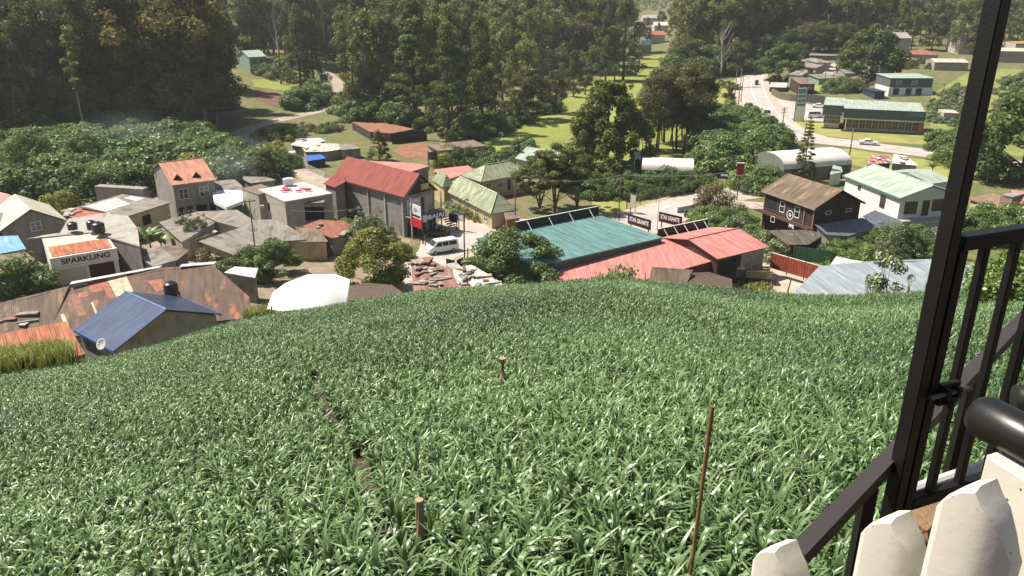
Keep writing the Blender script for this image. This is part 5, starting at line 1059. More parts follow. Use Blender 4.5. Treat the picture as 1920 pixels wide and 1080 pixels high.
# showroom
fr, rt = house('showroom', 'long dark showroom with pale green roof and deep fascia', (1582, 214), (1734, 221), (1572, 193), -31.6, 0, r_grn2, w_pale, 'flat', .9, cat='showroom')
L_, W_, h_ = fr.L, fr.W, fr.h; mfa = M('dark_green_fascia', (.045, .085, .08), .5, var=.15)
m = MB(); fb(m, fr, -.1, L_+.1, -.12, 0, h_-.9, h_+1.5); fa = m.build('fascia', mfa, rt); m = MB(); fb(m, fr, -.1, L_, .02, .5, h_-1.25, h_-.95); m.build('white_band', m_white, rt)
m = MB(); m.slab([fr(0, .0, h_+1.25), fr(L_, .0, h_+1.25), fr(L_, W_, h_+2.2), fr(0, W_, h_+2.4)], .1); m.build('sloping_roof', r_grn2, rt)
text_mesh('COUNTRY', 1.35, 'lettering', M('teal_lettering', (.10, .33, .36), .5), rt, fr(L_*.89, -.16, h_+.55), (pi/2, 0, 0 if fr.s > 0 else pi), .02, .02, width=L_*.2)
for k in range(11): opening(fr, rt, h_, 'a', .045+k*.091, 1.4, L_/14, 2.1, 'w', .9, M('shop_glass', (.07, .065, .045), .3), w_pale)
m = MB(); fb(m, fr, 0, L_, -.5, .9, -1.5, .25); m.build('foot_shadow', m_ink, rt)  # black strip stands in for the shadow along the foot of the front
m = MB(); fb(m, fr, L_*.94, L_+.1, -.05, 1.0, 0, h_-1.2); m.build('brick_pier', M('brick_wall', (.28, .11, .06), .9), rt)
fr, rt = house('showroom_wing', 'set back end of the showroom with square green fascia', (1544, 208), (1580, 210), (1548, 190), -31.4, 0, r_grn2, w_pale, 'flat', .5, cat='showroom', op=[('a', .5, 1.2, 4, 2.0, 'w', M('shop_glass', (.07, .065, .045), .3), m_white)])
m = MB(); fb(m, fr, -.2, fr.L, -.1, .02, fr.h-1.0, fr.h+1.6); m.build('fascia', mfa, rt); m = MB(); fb(m, fr, 0, fr.L, .05, .5, -1, .3); m.build('foot_shadow', m_ink, rt); m = MB(); m.slab([fr(-.2, 0, fr.h+1.4), fr(fr.L, 0, fr.h+1.4), fr(fr.L, fr.W, fr.h+2.2), fr(-.2, fr.W, fr.h+2.2)], .1); m.build('sloping_roof', r_grn2, rt)  # the wing's foot has a black strip in place of shadow too
p = V(1497, 228); rt = empty('pylon_sign', p, R(8), 'tall teal and white striped pylon sign by the showroom forecourt', 'sign')
MB().box(-1.35, 1.35, -.15, .15, .2, 9.2).build('panel', m_white, rt)
for k, (z0, z1, mm) in enumerate(((7.6, 9.0, 'a'), (6.6, 7.3, 'b'), (5.3, 6.3, 'a'), (4.3, 5.0, 'c'))): MB().box(-1.2, 1.2, -.19, -.155, z0, z1).build('stripe', M('pylon_'+'abc'[k % 3], ((.08, .26, .25), (.12, .22, .20), (.22, .27, .30))[k % 3], .5), rt)
for x in (-1.42, 1.42): MB().box(x-.07, x+.07, -.08, .08, -.2, 9.3).build('post', m_ink, rt)
# retaining walls by the road
fence('stone_wall', 'low dark retaining wall beside the forecourt entry', [(1502, 190), (1545, 196)], 2.6, M('dark_stone', (.06, .05, .055), .9), w_conc, cat='wall')
fence('stone_wall', 'curved mossy retaining wall at the bend of the valley road', [(1446, 178), (1462, 186), (1482, 190), (1502, 192)], 2.2, M('mossy_stone', (.13, .11, .07), .95), w_conc, cat='wall')
sheet('bus_shelter', 'roadside shelter with a bright white roof at the bend of the road', [(1442, 163, -33.5), (1474, 164, -33.5), (1478, 155, -33.0), (1446, 154, -33.0)], r_zw, M('shelter_wall', (.16, .09, .07), .9))
# grey house cluster
H1 = 'in the grey village beyond the showroom'
house('long_grey_house', 'long grey roofed building before the far eucalyptus wood', (1518, 104), (1612, 106), (1524, 94), -28.9, .7, r_asb, M('olive_wall', (.12, .12, .09), .9), 'mono', .4, cat='building', op=[w2('a', f, .8, 1.6, 1.6) for f in (.3, .45, .6, .75, .9)])
house('hipped_grey_house', 'wide grey hipped roof house below the long grey building', (1500, 118), (1556, 119), (1495, 104), -30.2, 1.6, r_asb, w_pale, 'hip', .4)
house('corner_house', 'two storey pale house with a window above a dark shop', (1490, 124), (1530, 128), (1478, 118), -29.9, .9, r_asb, w_pale, 'gable', .4, op=[w2('a', .2, .8, 1.4, 1.8), ('a', .75, .6, 2.6, 2.0, 'o'), ('a', .4, 4.0, 6, 2.2, 'o', M('shop_red', (.10, .05, .04), .9))])
house('green_walled_house', 'grey roofed house with pale green wall facing the lawn', (1536, 148), (1570, 146), (1560, 134), -31.5, .9, r_asb, w_grn2, 'gable', .4)
house('hipped_bungalow', 'bungalow with a broad grey hipped roof beside the large dark tree', (1571, 151), (1622, 154), (1575, 134), -31.7, 1.8, r_asb, w_pale, 'hip', .5, op=[w2('a', .2, .5, 1.2, 1.4), w2('a', .5, .5, 1.2, 1.4)])
for i, (A, Bq, D, z, lb) in enumerate((((1536, 131), (1576, 131), (1538, 126), -30.9, 'bright white flat roof strip among the grey houses'), ((1578, 123), (1596, 123), (1580, 118), -30.4, 'short white roof strip beside the small round tree'), ((1544, 124), (1574, 126), (1550, 117), -30.4, 'pale flat roofed block between the grey houses'))):
    house('flat_roofed_annex', lb, A, Bq, D, z, 0, r_zw if i < 2 else r_pale, w_pale, 'flat', .1, cat='annex')
fr, rt = house('two_tone_house', 'two storey house, dark grey above and white below, on the slope', (1670, 147), (1753, 147), (1672, 138), -28.4, .3, r_grn2, M('dark_grey_cladding', (.10, .105, .115), .8), 'mono', .3, op=[w2('a', .2, .9, 1.6, 1.1, None, m_lt), w2('a', .57, .9, 1.6, 1.1, None, m_lt)])
m = MB(); fb(m, fr, .0, fr.L, -.1, fr.W*.9, -1, fr.h-2.9); m.build('ground_storey', w_white, rt)
for f in (.17, .45, .68): opening(fr, rt, fr.h, 'a', f, 3.2, 1.7, 1.9, 'w', -.1, m_glass, m_ink)
for i, (A, Bq, D, rf, wl, kd, lb) in enumerate((((1478, 140), (1502, 142), (1476, 133), r_asb, w_pale, 'gable', 'narrow grey roofed house touching the dark round tree'), ((1500, 158), (1530, 158), (1502, 151), r_asb2, w_brown, 'mono', 'brown shed roof above the mossy retaining wall'),
        ((1540, 140), (1562, 141), (1542, 134), r_conc, w_pale, 'flat', 'cement roofed block in the middle of the grey village'), ((1584, 138), (1606, 138), (1586, 130), r_asb, w_conc, 'gable', 'small grey gabled roof by the trunk of the large dark tree'),
        ((1530, 118), (1560, 118), (1532, 111), r_asb, w_conc, 'hip', 'grey hipped roof just below the long grey building'), ((1600, 122), (1618, 122), (1601, 116), r_asb2, w_conc, 'gable', 'little brown roof below the end of the long grey building'),
        ((1640, 172), (1662, 172), (1642, 165), M('navy_sheet', (.03, .04, .08), .6), M('navy_sheet', (.03, .04, .08), .6), 'flat', 'dark navy sheet enclosure beside the green garden lawn'), ((1652, 128), (1676, 128), (1654, 121), r_asb, w_pale, 'gable', 'small pale house in the hillside garden')
        )):
    p = V(A[0], A[1]+14); house('village_house', lb, A, Bq, D, p.z+(3.2 if kd != 'flat' else 2.4), 1.0, rf, wl, kd, .3, op=[w2('a', .3, .6, 1.1, 1.1), w2('a', .7, .6, 1.1, 1.1)] if i != 6 else ())
house('red_hip_house', 'house with a low wide red tiled hipped roof in the hillside garden', (1695, 102), (1762, 104), (1690, 92), -27.0, 1.7, RF('old_red_tile', (.34, .14, .10), (.30, .12, .085), (.24, .11, .08), .6, .85, sheet=1.4), w_pale, 'hip', .5)
house('small_domed_hut', 'small pale hipped hut in front of the red tiled house', (1692, 112), (1722, 112), (1694, 104), -28.2, 1.1, r_conc, w_pale, 'hip', .3)
house('warehouse', 'cream coloured metal warehouse on the slope', (1753, 117), (1817, 118), (1757, 105), -27.6, .9, r_cream, M('cream_cladding', (.30, .275, .22), .8), 'gable', .1, cat='warehouse')
house('warehouse', 'larger cream warehouse partly hidden by the black post', (1872, 96), (1975, 98), (1872, 84), -25.9, 1.0, r_cream, M('cream_cladding', (.30, .275, .22), .8), 'gable', .1, cat='warehouse')
house('small_hut', 'small pale hut standing alone on the grass slope', (1770, 212), (1800, 213), (1772, 206), -33.2, .1, w_pale, w_pale, 'flat', .05, cat='hut')
house('orange_hut', 'little orange roofed building at the top of the slope', (1905, 82), (1935, 82), (1906, 76), -24, .6, M('orange_sheet', (.45, .22, .04), .7), w_pale, 'gable', .1, cat='hut')
for i, (x, y, w_, z, rf, lb) in enumerate(((1222, 34, 34, -20.5, r_conc, 'pale building far off between the woods'), (1240, 48, 26, -21.5, r_zw, 'white roofed house far off beyond the fairway'), (1234, 66, 28, -23.5, RF('far_tile', (.42, .16, .10), (.38, .14, .09)), 'far house with an orange red gable roof beyond the fairway'),
        (1212, 85, 22, -24.5, r_zw, 'white low building at the end of the fairway'), (1800, 26, 30, -14, r_zw, 'tiny pale building on the far hill'), (1690, 72, 40, -21, r_conc, 'brownish distant building behind the warehouses'), (1830, 76, 60, -22.5, r_asb2, 'long brown distant shed behind the black post'), (967, 26, 14, -18, r_zw, 'tiny pink roofed house in the distant wood'), (1562, 42, 22, -18, r_zw, 'tiny white house seen through the far eucalyptus'))):
    z = V(x, y+7).z+4.2; house('distant_house', lb, (x-w_/2, y), (x+w_/2, y), (x-w_/2, y-6), z, 2.2, rf, w_pale, 'gable', .3)
sheet('market_tent', 'ragged stall with pink and white sheets beside the valley road', [(1625, 308, -33.6), (1672, 306, -33.6), (1668, 292, -33), (1636, 290, -33)], RF('stall_pink', (.45, .13, .14), (.4, .2, .2), (.6, .55, .5), .5, .8), M('stall_blue', (.05, .06, .09), .9), cat='stall', clutter=5)
sheet('market_tent', 'heap of white plastic sheets at the end of the roadside stall', [(1672, 306, -33.8), (1722, 310, -34.2), (1700, 294, -33.5), (1676, 288, -33)], M('white_plastic', (.82, .83, .82), .45), w_conc, cat='stall', clutter=9)
sheet('garden_hut', 'little red roofed hut beside the plastic tunnel', [(1340, 335, -33.8), (1362, 338, -33.9), (1358, 328, -33.5), (1338, 326, -33.5)], r_asb2, w_conc) if False else None
# ------------------------------------------------------------------ signs and poles
def pole(name, label, px, py, top, r=.09, arm=0, mat=b_mid, cat='utility pole', group=None, lamp=None, base=None):
    p = V(px, py) if base is None else base; d = ray(px, top); h = -d[2]/hypot(d[0], d[1])*hypot(p.x, p.y); h = -h-p.z
    rt = empty(name, p, R(20), label, cat, group); MB().tube([(0, 0, -.4), (0, 0, h)], [r, r*.7], 8).build('pole', mat, rt, smooth=True)
    for k in range(arm):
        m = MB(); m.box(-.75, .75, -.05, .05, h-.35-.5*k, h-.25-.5*k)
        for x in (-.65, 0, .65): m.lathe([(.05, 0), (.06, .08), (.03, .14), (0, .15)], 6, (x, 0, h-.25-.5*k))
        m.build('crossarm', b_dark, rt)
    if lamp: MB().tube([(0, 0, h*.72), (lamp*.5, 0, h*.86), (lamp, 0, h*.88)], [.04, .035, .03], 6).build('lamp_arm', w_conc, rt); MB().box(lamp-.05, lamp+.5, -.1, .1, h*.865, h*.9).build('lamp_head', m_white, rt)
    return p+Vector((0, 0, h))
PT = {}
for key, a in {'A': (483, 505, 372, 'utility pole with a curved lamp arm among the grey roofs', .10, 1, 1.3), 'B': (872, 522, 398, 'tall utility pole beside the green shop', .11, 1, None), 'C': (966, 432, 328, 'tall brown pole beside the long green roofed house', .11, 0, 1.6),
               'D': (288, 500, 432, 'thin bent pole standing before the folded grey roof', .06, 0, None), 'E': (418, 400, 335, 'thin wire pole beside the teal edged shed', .05, 0, None), 'F': (1160, 408, 328, 'utility pole behind the sign frame on the verge', .10, 1, None),
               'G': (1466, 245, 201, 'dark utility pole with three crossarms by the forecourt', .16, 3, None), 'H': (1592, 296, 240, 'dark pole beside the valley road', .14, 0, None), 'I': (1508, 262, 230, 'thin pole by the road junction', .12, 1, None),
               'J': (1375, 205, 130, 'tall dark pole in the cluster beside the valley road', .16, 1, None), 'K': (1384, 200, 128, 'pole with a green box near the valley road', .16, 0, None), 'L': (1389, 192, 140, 'shorter pole of the roadside cluster', .14, 0, None),
               'M': (1765, 190, 155, 'pole on the grassy slope', .12, 1, None), 'N': (1797, 300, 240, 'dark pole close to the black post', .12, 0, None), 'O': (478, 275, 226, 'thin pole at the bend of the dirt path', .08, 1, None), 'P': (622, 205, 175, 'thin pole beside the dirt path', .08, 0, None),
               'Q': (526, 290, 250, 'crooked pole above the tin shacks', .08, 1, None), 'R': (645, 175, 150, 'thin pole at the top of the dirt path', .08, 0, None), 'S': (1232, 432, 368, 'thin pale flag pole behind the green roof', .045, 0, None), 'T': (1449, 478, 428, 'pale thin pipe post above the red fence', .05, 0, None),
               'U': (798, 470, 440, 'dark short pole beside the banner board', .07, 0, None), 'V': (878, 520, 465, 'thick pole stub in front of the little block shed', .12, 1, None), 'W': (1545, 160, 122, 'pole before the green walled house', .12, 1, None), 'X': (970, 300, 246, 'dark pole at the edge of the lawn', .12, 0, None)}.items():
    PT[key] = pole('utility_pole', a[3], a[0], a[1], a[2], a[4], a[5], lamp=a[6])
def cable(label, a, b, sag, r=.022, n=16, mat=None):
    pts = [a.lerp(b, t)-Vector((0, 0, sag*4*t*(1-t))) for t in np.linspace(0, 1, n)]; o = MB().tube(pts, r, 4, False).build('power_cable', mat or M('cable_grey', (.30, .30, .28), .6)); tag(o, label, 'cable')
cable('long sagging cable from the hall corner to the pole by the pines', U(742, 405, -29), PT['C'], .8, .025); cable('cable stretched from the pole by the pines to the tall red sign', PT['F'], U(1370, 323, -30.5), .4, .035)
cable('cable running from the tall red sign towards the plastic greenhouse', U(1370, 323, -30.5), U(1465, 300, -31), .5, .035); cable('cable from the pine poles across to the sign frame', PT['C'], PT['F'], 1.0, .028)
cable('cable from the lamp pole to the unplastered house', PT['A'], U(610, 385, -31), .5, .02); cable('guy cable below the lamp pole', U(545, 395, -31), U(745, 378, -30), .6, .022)
for k, (y0, y1) in enumerate(((100, 215), (132, 200), (147, 208))): cable(('upper', 'middle', 'lowest')[k]+' of the three faint cables crossing in front of the dark wood', Vector(ray(-30, y0)/np.linalg.norm(ray(-30, y0))*175), Vector(ray(455, y1)/np.linalg.norm(ray(455, y1))*190), 2.5, .028, 20, M('dark_cable', (.07, .07, .065), .8))
# red sign on tall post
p = V(1381, 376); rt = empty('tall_sign', p, R(-12), 'tall post with a dark red lit style box sign above the village road', 'sign'); hz = (376-312)/1478*p.length*1.05
MB().tube([(0, 0, -.3), (.1, 0, hz-1)], .11, 8).build('post', b_mid, rt); MB().box(-.55, .65, -.14, .14, hz-2.0, hz).build('panel', M('red_sign', (.30, .012, .02), .4), rt)
MB().box(-.62, .72, -.18, .18, hz, hz+.12).build('top_cap', m_white, rt); MB().box(-.62, .72, -.18, .18, hz-2.12, hz-2.0).build('bottom_cap', m_white, rt)
billboard((1345, 337), (1364, 337), -33.5, 1.1, 'TYRE', 'small black board with white lettering among the dark shrubs', m_ink, m_lt, 2, .8, .6) if False else billboard((1345, 334), (1364, 335), -33.2, 1.0, '', 'small black board with a white bar among the dark shrubs', m_ink, m_lt, 2)
o = MB().box(0, 1.2, -.02, .02, 0, .35).build('white_bar', m_lt); o.parent = [x for x in bpy.data.objects if x.get('label', '').startswith('small black board')][0]; o.location = (.6, -.1, .45)
# roadside metal frame sign and timber rail fence
p = V(1186, 400); rt = empty('verge_sign', p, R(-60), 'pale double sided frame sign standing on the grass verge', 'sign'); MB().box(-.55, .55, -.05, .05, 1.0, 3.1).build('panel', w_pale, rt)
for x in (-.62, .62): MB().box(x-.05, x+.05, -.06, .06, -.2, 3.3).build('post', w_pale, rt)
P0 = [V(x, y) for x, y in ((1175, 392), (1200, 383), (1230, 377), (1262, 368))]; rt = empty('rail_fence', P0[0], 0, 'dark timber rail fence along the village road', 'fence')
for i in range(3):
    for hz_ in (.5, 1.0): MB().tube([P0[i]-P0[0]+Vector((0, 0, hz_)), P0[i+1]-P0[0]+Vector((0, 0, hz_))], .05, 5).build('rail', b_dark, rt)
for q in P0: MB().tube([q-P0[0], q-P0[0]+Vector((0, 0, 1.2))], .08, 6).build('post', b_dark, rt)
P0 = [V(x, y) for x, y in ((562, 312), (585, 322), (610, 334))]; rt = empty('rail_fence', P0[0], 0, 'pale rail fence along the dirt path near the tin shacks', 'fence')
for i in range(2):
    for hz_ in (.35, .75, 1.1): MB().tube([P0[i]-P0[0]+Vector((0, 0, hz_)), P0[i+1]-P0[0]+Vector((0, 0, hz_))], .05, 5).build('rail', w_pale, rt)
for q in P0: MB().tube([q-P0[0], q-P0[0]+Vector((0, 0, 1.3))], .08, 6).build('post', w_pale, rt)
fence('garden_wall', 'pale low wall with planters beside the crossing', [(1270, 400), (1300, 394), (1325, 384)], 1.0, M('pale_stone', (.42, .42, .38), .9), w_pale, cat='wall')
p = V(1293, 407); o = tag(MB().box(-.9, .9, -.6, .6, 0, 1.3).build('green_bin', M('bin_green', (.03, .07, .05), .6), None, p, bevel=.06), 'dark green square bin beside the pale garden wall', 'bin')
billboard((858, 412), (871, 415), -34.2, 1.1, '', 'small white notice board on posts beside the outside stair', w_white, m_lt, 2)
billboard((843, 414), (857, 417), -34.6, 1.2, '', 'small navy blue banner board at the foot of the outside stair', m_navy, m_lt, 2)
p = V(876, 408); rt = empty('round_sign', p, R(-20), 'small round white and blue sign on a thin pole beside the yellow house', 'sign'); MB().tube([(0, 0, -.2), (0, 0, 3.2)], .04, 6).build('pole', w_conc, rt); MB().tube([(0, -.05, 2.8), (0, .05, 2.8)], .42, 18).build('disc', m_navy, rt); MB().tube([(0, -.06, 2.8), (0, -.051, 2.8)], .30, 18).build('white_disc', m_lt, rt)
billboard((838, 500), (852, 503), -34.0, 1.0, '', 'dark slanted board near the little block shed', m_ink, m_lt, 1.5); billboard((858, 502), (868, 497), -34.0, 1.0, '', 'second dark slanted board facing the other way by the block shed', m_ink, m_lt, 1.5)
# smoke over the shrubs
def smoke(px, py, sx, sy, sz, dens, label):
    p = V(px, py)+Vector((0, 0, sz*.9)); bm = bmesh.new(); bmesh.ops.create_icosphere(bm, subdivisions=3, radius=1); me = bpy.data.meshes.new('smoke'); bm.to_mesh(me); bm.free(); o = link('smoke', me, None, None, p); o.scale = (sx, sy, sz); tag(o, label, 'smoke', kind='stuff')
    m = bpy.data.materials.new('smoke_air'); m.use_nodes = True; n = m.node_tree.nodes; n.clear(); l = m.node_tree.links; tc = n.new('ShaderNodeTexCoord'); gr = n.new('ShaderNodeTexGradient'); gr.gradient_type = 'SPHERICAL'; l.new(tc.outputs['Object'], gr.inputs[0])
    nz = n.new('ShaderNodeTexNoise'); nz.inputs['Scale'].default_value = 2.2; l.new(tc.outputs['Object'], nz.inputs[0]); a = n.new('ShaderNodeMath'); a.operation = 'MULTIPLY'; l.new(gr.outputs[0], a.inputs[0]); l.new(nz.outputs[0], a.inputs[1])
    b = n.new('ShaderNodeMath'); b.operation = 'MULTIPLY'; b.inputs[1].default_value = dens; l.new(a.outputs[0], b.inputs[0]); v = n.new('ShaderNodeVolumePrincipled'); v.inputs['Color'].default_value = (.8, .87, .95, 1); l.new(b.outputs[0], v.inputs['Density']); mo = n.new('ShaderNodeOutputMaterial'); l.new(v.outputs[0], mo.inputs['Volume']); me.materials.append(m)
smoke(245, 300, 13, 7, 6, .035, 'thin bluish smoke drifting over the green shrubs'); smoke(445, 355, 7, 4, 4.5, .09, 'wisp of smoke behind the unplastered house')
# ------------------------------------------------------------------ vehicles
m_tyre = M('tyre_rubber', (.015, .015, .015), .9); m_rim = M('wheel_rim', (.4, .4, .4), .35, .6); m_lamp = M('headlamp_glass', (.6, .6, .58), .1); m_tail = M('tail_lamp', (.4, .01, .01), .3)
def vehicle(kind, paint, A, Bq, label, cat):
    """A: rear ground point, B: front ground point as seen"""
    a, b = V(*A), V(*Bq); c = (a+b)/2; d = b-a; rz = atan2(d.y, d.x)
    K = {'sedan': (4.4, 1.7, [(-2.2, .35), (-2.2, .85), (-1.95, .98), (-1.35, 1.02), (-.75, 1.42), (.35, 1.42), (.95, .98), (2.0, .86), (2.2, .7), (2.2, .35)], [((-1.1, 1.04), (-.68, 1.34), (-.2, 1.35), (-.2, 1.04)), ((-.1, 1.04), (-.1, 1.35), (.28, 1.35), (.75, 1.04))], (-1.35, 1.35)),
         'hatch': (3.9, 1.65, [(-1.9, .35), (-1.95, .95), (-1.7, 1.45), (.3, 1.5), (1.0, 1.0), (1.85, .88), (1.95, .6), (1.95, .35)], [((-1.6, 1.02), (-1.45, 1.38), (-.6, 1.4), (-.6, 1.02)), ((-.5, 1.02), (-.5, 1.4), (.22, 1.4), (.75, 1.02))], (-1.2, 1.2)),
         'van': (4.6, 1.75, [(-2.3, .4), (-2.3, 1.2), (-2.15, 1.95), (1.0, 1.98), (1.7, 1.25), (2.25, 1.0), (2.3, .4)], [((-2.0, 1.2), (-1.95, 1.75), (-.8, 1.78), (-.8, 1.2)), ((-.7, 1.2), (-.7, 1.78), (.2, 1.78), (.2, 1.2)), ((.3, 1.2), (.3, 1.78), (.85, 1.76), (1.35, 1.2))], (-1.45, 1.4)),
         'bus': (6.5, 2.1, [(-3.2, .45), (-3.25, 2.5), (3.0, 2.55), (3.25, 1.6), (3.25, .45)], [((-3+1.05*k, 1.35), (-3+1.05*k, 2.1), (-2.1+1.05*k, 2.1), (-2.1+1.05*k, 1.35)) for k in range(5)], (-2.0, 2.1)),
         'tuk': (2.6, 1.3, [(-1.3, .35), (-1.3, 1.2), (-1.15, 1.7), (.45, 1.75), (.8, 1.2), (1.1, .9), (1.2, .35)], [((-.6, .85), (-.6, 1.55), (.3, 1.55), (.55, .95))], (-.8, .95))}[kind]
    L, Wd, prof, wins, wh = K; root = empty({'tuk': 'auto_rickshaw', 'bus': 'minibus', 'van': 'van', 'sedan': 'car', 'hatch': 'car'}[kind], c, rz, label, cat); n = len(prof); m = MB(); hw = Wd/2
    def yy(z): return hw*(1-.13*max(0, z-.9))
    m.add([(x, -yy(z), z) for x, z in prof]+[(x, yy(z), z) for x, z in prof], [tuple(range(n)), tuple(range(n, 2*n))[::-1]]+[(i, (i+1) % n, n+(i+1) % n, n+i) for i in range(n)])
    body = m.build('body', paint, root, bevel=.05)
    for wv in wins:
        for s in (-1, 1): MB().add([(x, s*(yy(z)+.012), z) for x, z in wv], [tuple(range(len(wv)))]).build('window', m_glass, body)
    i0 = max(range(n), key=lambda i: prof[i][1]-(prof[i][0] < 0)*9 if False else prof[i][0]*0+prof[i][1]*10+prof[i][0]); p0, p1 = prof[i0], prof[i0+1]; nx_, nz_ = (p0[1]-p1[1]), (p1[0]-p0[0]); ll = hypot(nx_, nz_); nx_, nz_ = nx_/ll*.015, nz_/ll*.015
    f0, f1 = .1, .92; q0 = (p0[0]+(p1[0]-p0[0])*f0+nx_, p0[1]+(p1[1]-p0[1])*f0+nz_); q1 = (p0[0]+(p1[0]-p0[0])*f1+nx_, p0[1]+(p1[1]-p0[1])*f1+nz_)
    MB().add([(q0[0], -yy(q0[1])+.1, q0[1]), (q0[0], yy(q0[1])-.1, q0[1]), (q1[0], yy(q1[1])-.1, q1[1]), (q1[0], -yy(q1[1])+.1, q1[1])], [(0, 1, 2, 3)]).build('windscreen', m_glass, body)
    xr = -L/2-.012; zr = 1.05 if kind in ('sedan', 'hatch') else 1.3
    if kind != 'sedan': MB().add([(xr+.06, -hw*.8, zr), (xr+.06, hw*.8, zr), (xr+.16, hw*.75, zr+.4), (xr+.16, -hw*.75, zr+.4)], [(0, 1, 2, 3)]).build('rear_window', m_glass, body)
    xf = prof[-1][0]
    for s in (-1, 1):
        MB().box(xf-.08, xf+.03, s*hw*.7-.14, s*hw*.7+.14, .6, .8).build('headlight', m_lamp, body); MB().box(-L/2-.03, -L/2+.06, s*hw*.8-.1, s*hw*.8+.1, .7, .95).build('tail_light', m_tail, body)
    for i, x in enumerate(wh):
        for s in ((-1, 1) if not (kind == 'tuk' and i) else (0,)):
            r = .32 if kind != 'tuk' else .24; y = s*(hw-.06); q = MB(); q.tube([(x, y-.1, r), (x, y+.1, r)], r, 16); w_ = q.build('wheel', m_tyre, root); q = MB(); q.tube([(x, y-.115, r), (x, y+.115, r)], r*.58, 12); q.build('rim', m_rim, w_)
    return root
pw = M('white_car_paint', (.78, .78, .77), .25, var=.03); pb = M('black_car_paint', (.02, .02, .028), .2, var=.1); pbl = M('dark_blue_paint', (.02, .04, .10), .4); pg = M('dark_green_paint', (.015, .06, .04), .4); pgr = M('grey_car_paint', (.10, .10, .10), .4)
vehicle('van', pw, (852, 469), (805, 477), 'white van parked in front of the shop with the outside stair', 'van')
vehicle('hatch', pb, (838, 446), (800, 441), 'black car parked beside the banner board', 'car')
vehicle('sedan', pw, (1612, 271), (1644, 273), 'white sedan driving along the valley road', 'car')
vehicle('bus', pw, (1435, 214), (1438, 226), 'small white bus on the bend of the valley road', 'bus')
vehicle('tuk', pb, (1420, 157), (1417, 162), 'dark three wheeler far up the valley road', 'auto rickshaw')
vehicle('tuk', pbl, (943, 424), (920, 424), 'blue hooded three wheeler parked beside the yellow house wall', 'auto rickshaw')
vehicle('tuk', pg, (970, 431), (946, 431), 'green hooded three wheeler parked by the black parapet board', 'auto rickshaw')
vehicle('sedan', pw, (1526, 202), (1546, 203), 'white car at the forecourt behind the pylon sign', 'car')
vehicle('van', pw, (1512, 221), (1543, 221), 'white minivan parked beside the showroom', 'van')
vehicle('hatch', pgr, (436, 263), (426, 268), 'dark car on the dirt path under the trees', 'car')
# small lorry in the yard
a, b = V(1436, 530), V(1378, 528); a.z = b.z = -35.95; d = b-a; c = (a+b)/2; rt = empty('lorry', c, atan2(d.y, d.x), 'small old lorry with pale cab roof and timber sided bed in the yard', 'lorry')
MB().box(.95, 2.4, -.85, .85, .5, 1.95).build('cab', M('lorry_cab', (.10, .10, .09), .5), rt, bevel=.1); MB().box(1.0, 2.2, -.75, .75, 1.96, 2.06).build('cab_roof', m_white, rt); MB().box(2.38, 2.42, -.7, .7, 1.25, 1.8).build('windscreen', m_glass, rt)
MB().box(-2.4, .9, -.95, .95, .75, .88).build('bed', b_mid, rt); m = MB(); t_ = M('weathered_timber', (.36, .28, .17), .9, var=.3)
for z in (.92, 1.25, 1.58): m.box(-2.4, .9, -.97, -.91, z, z+.26); m.box(-2.4, .9, .91, .97, z, z+.26); m.box(-2.43, -2.37, -.95, .95, z, z+.26)
m.build('side_boards', t_, rt)
for x in (-1.5, 1.7):
    for y in (-.8, .8): q = MB(); q.tube([(x, y-.12, .38), (x, y+.12, .38)], .38, 16); w_ = q.build('wheel', m_tyre, rt); q = MB(); q.tube([(x, y-.13, .38), (x, y+.13, .38)], .2, 10); q.build('rim', m_rim, w_)
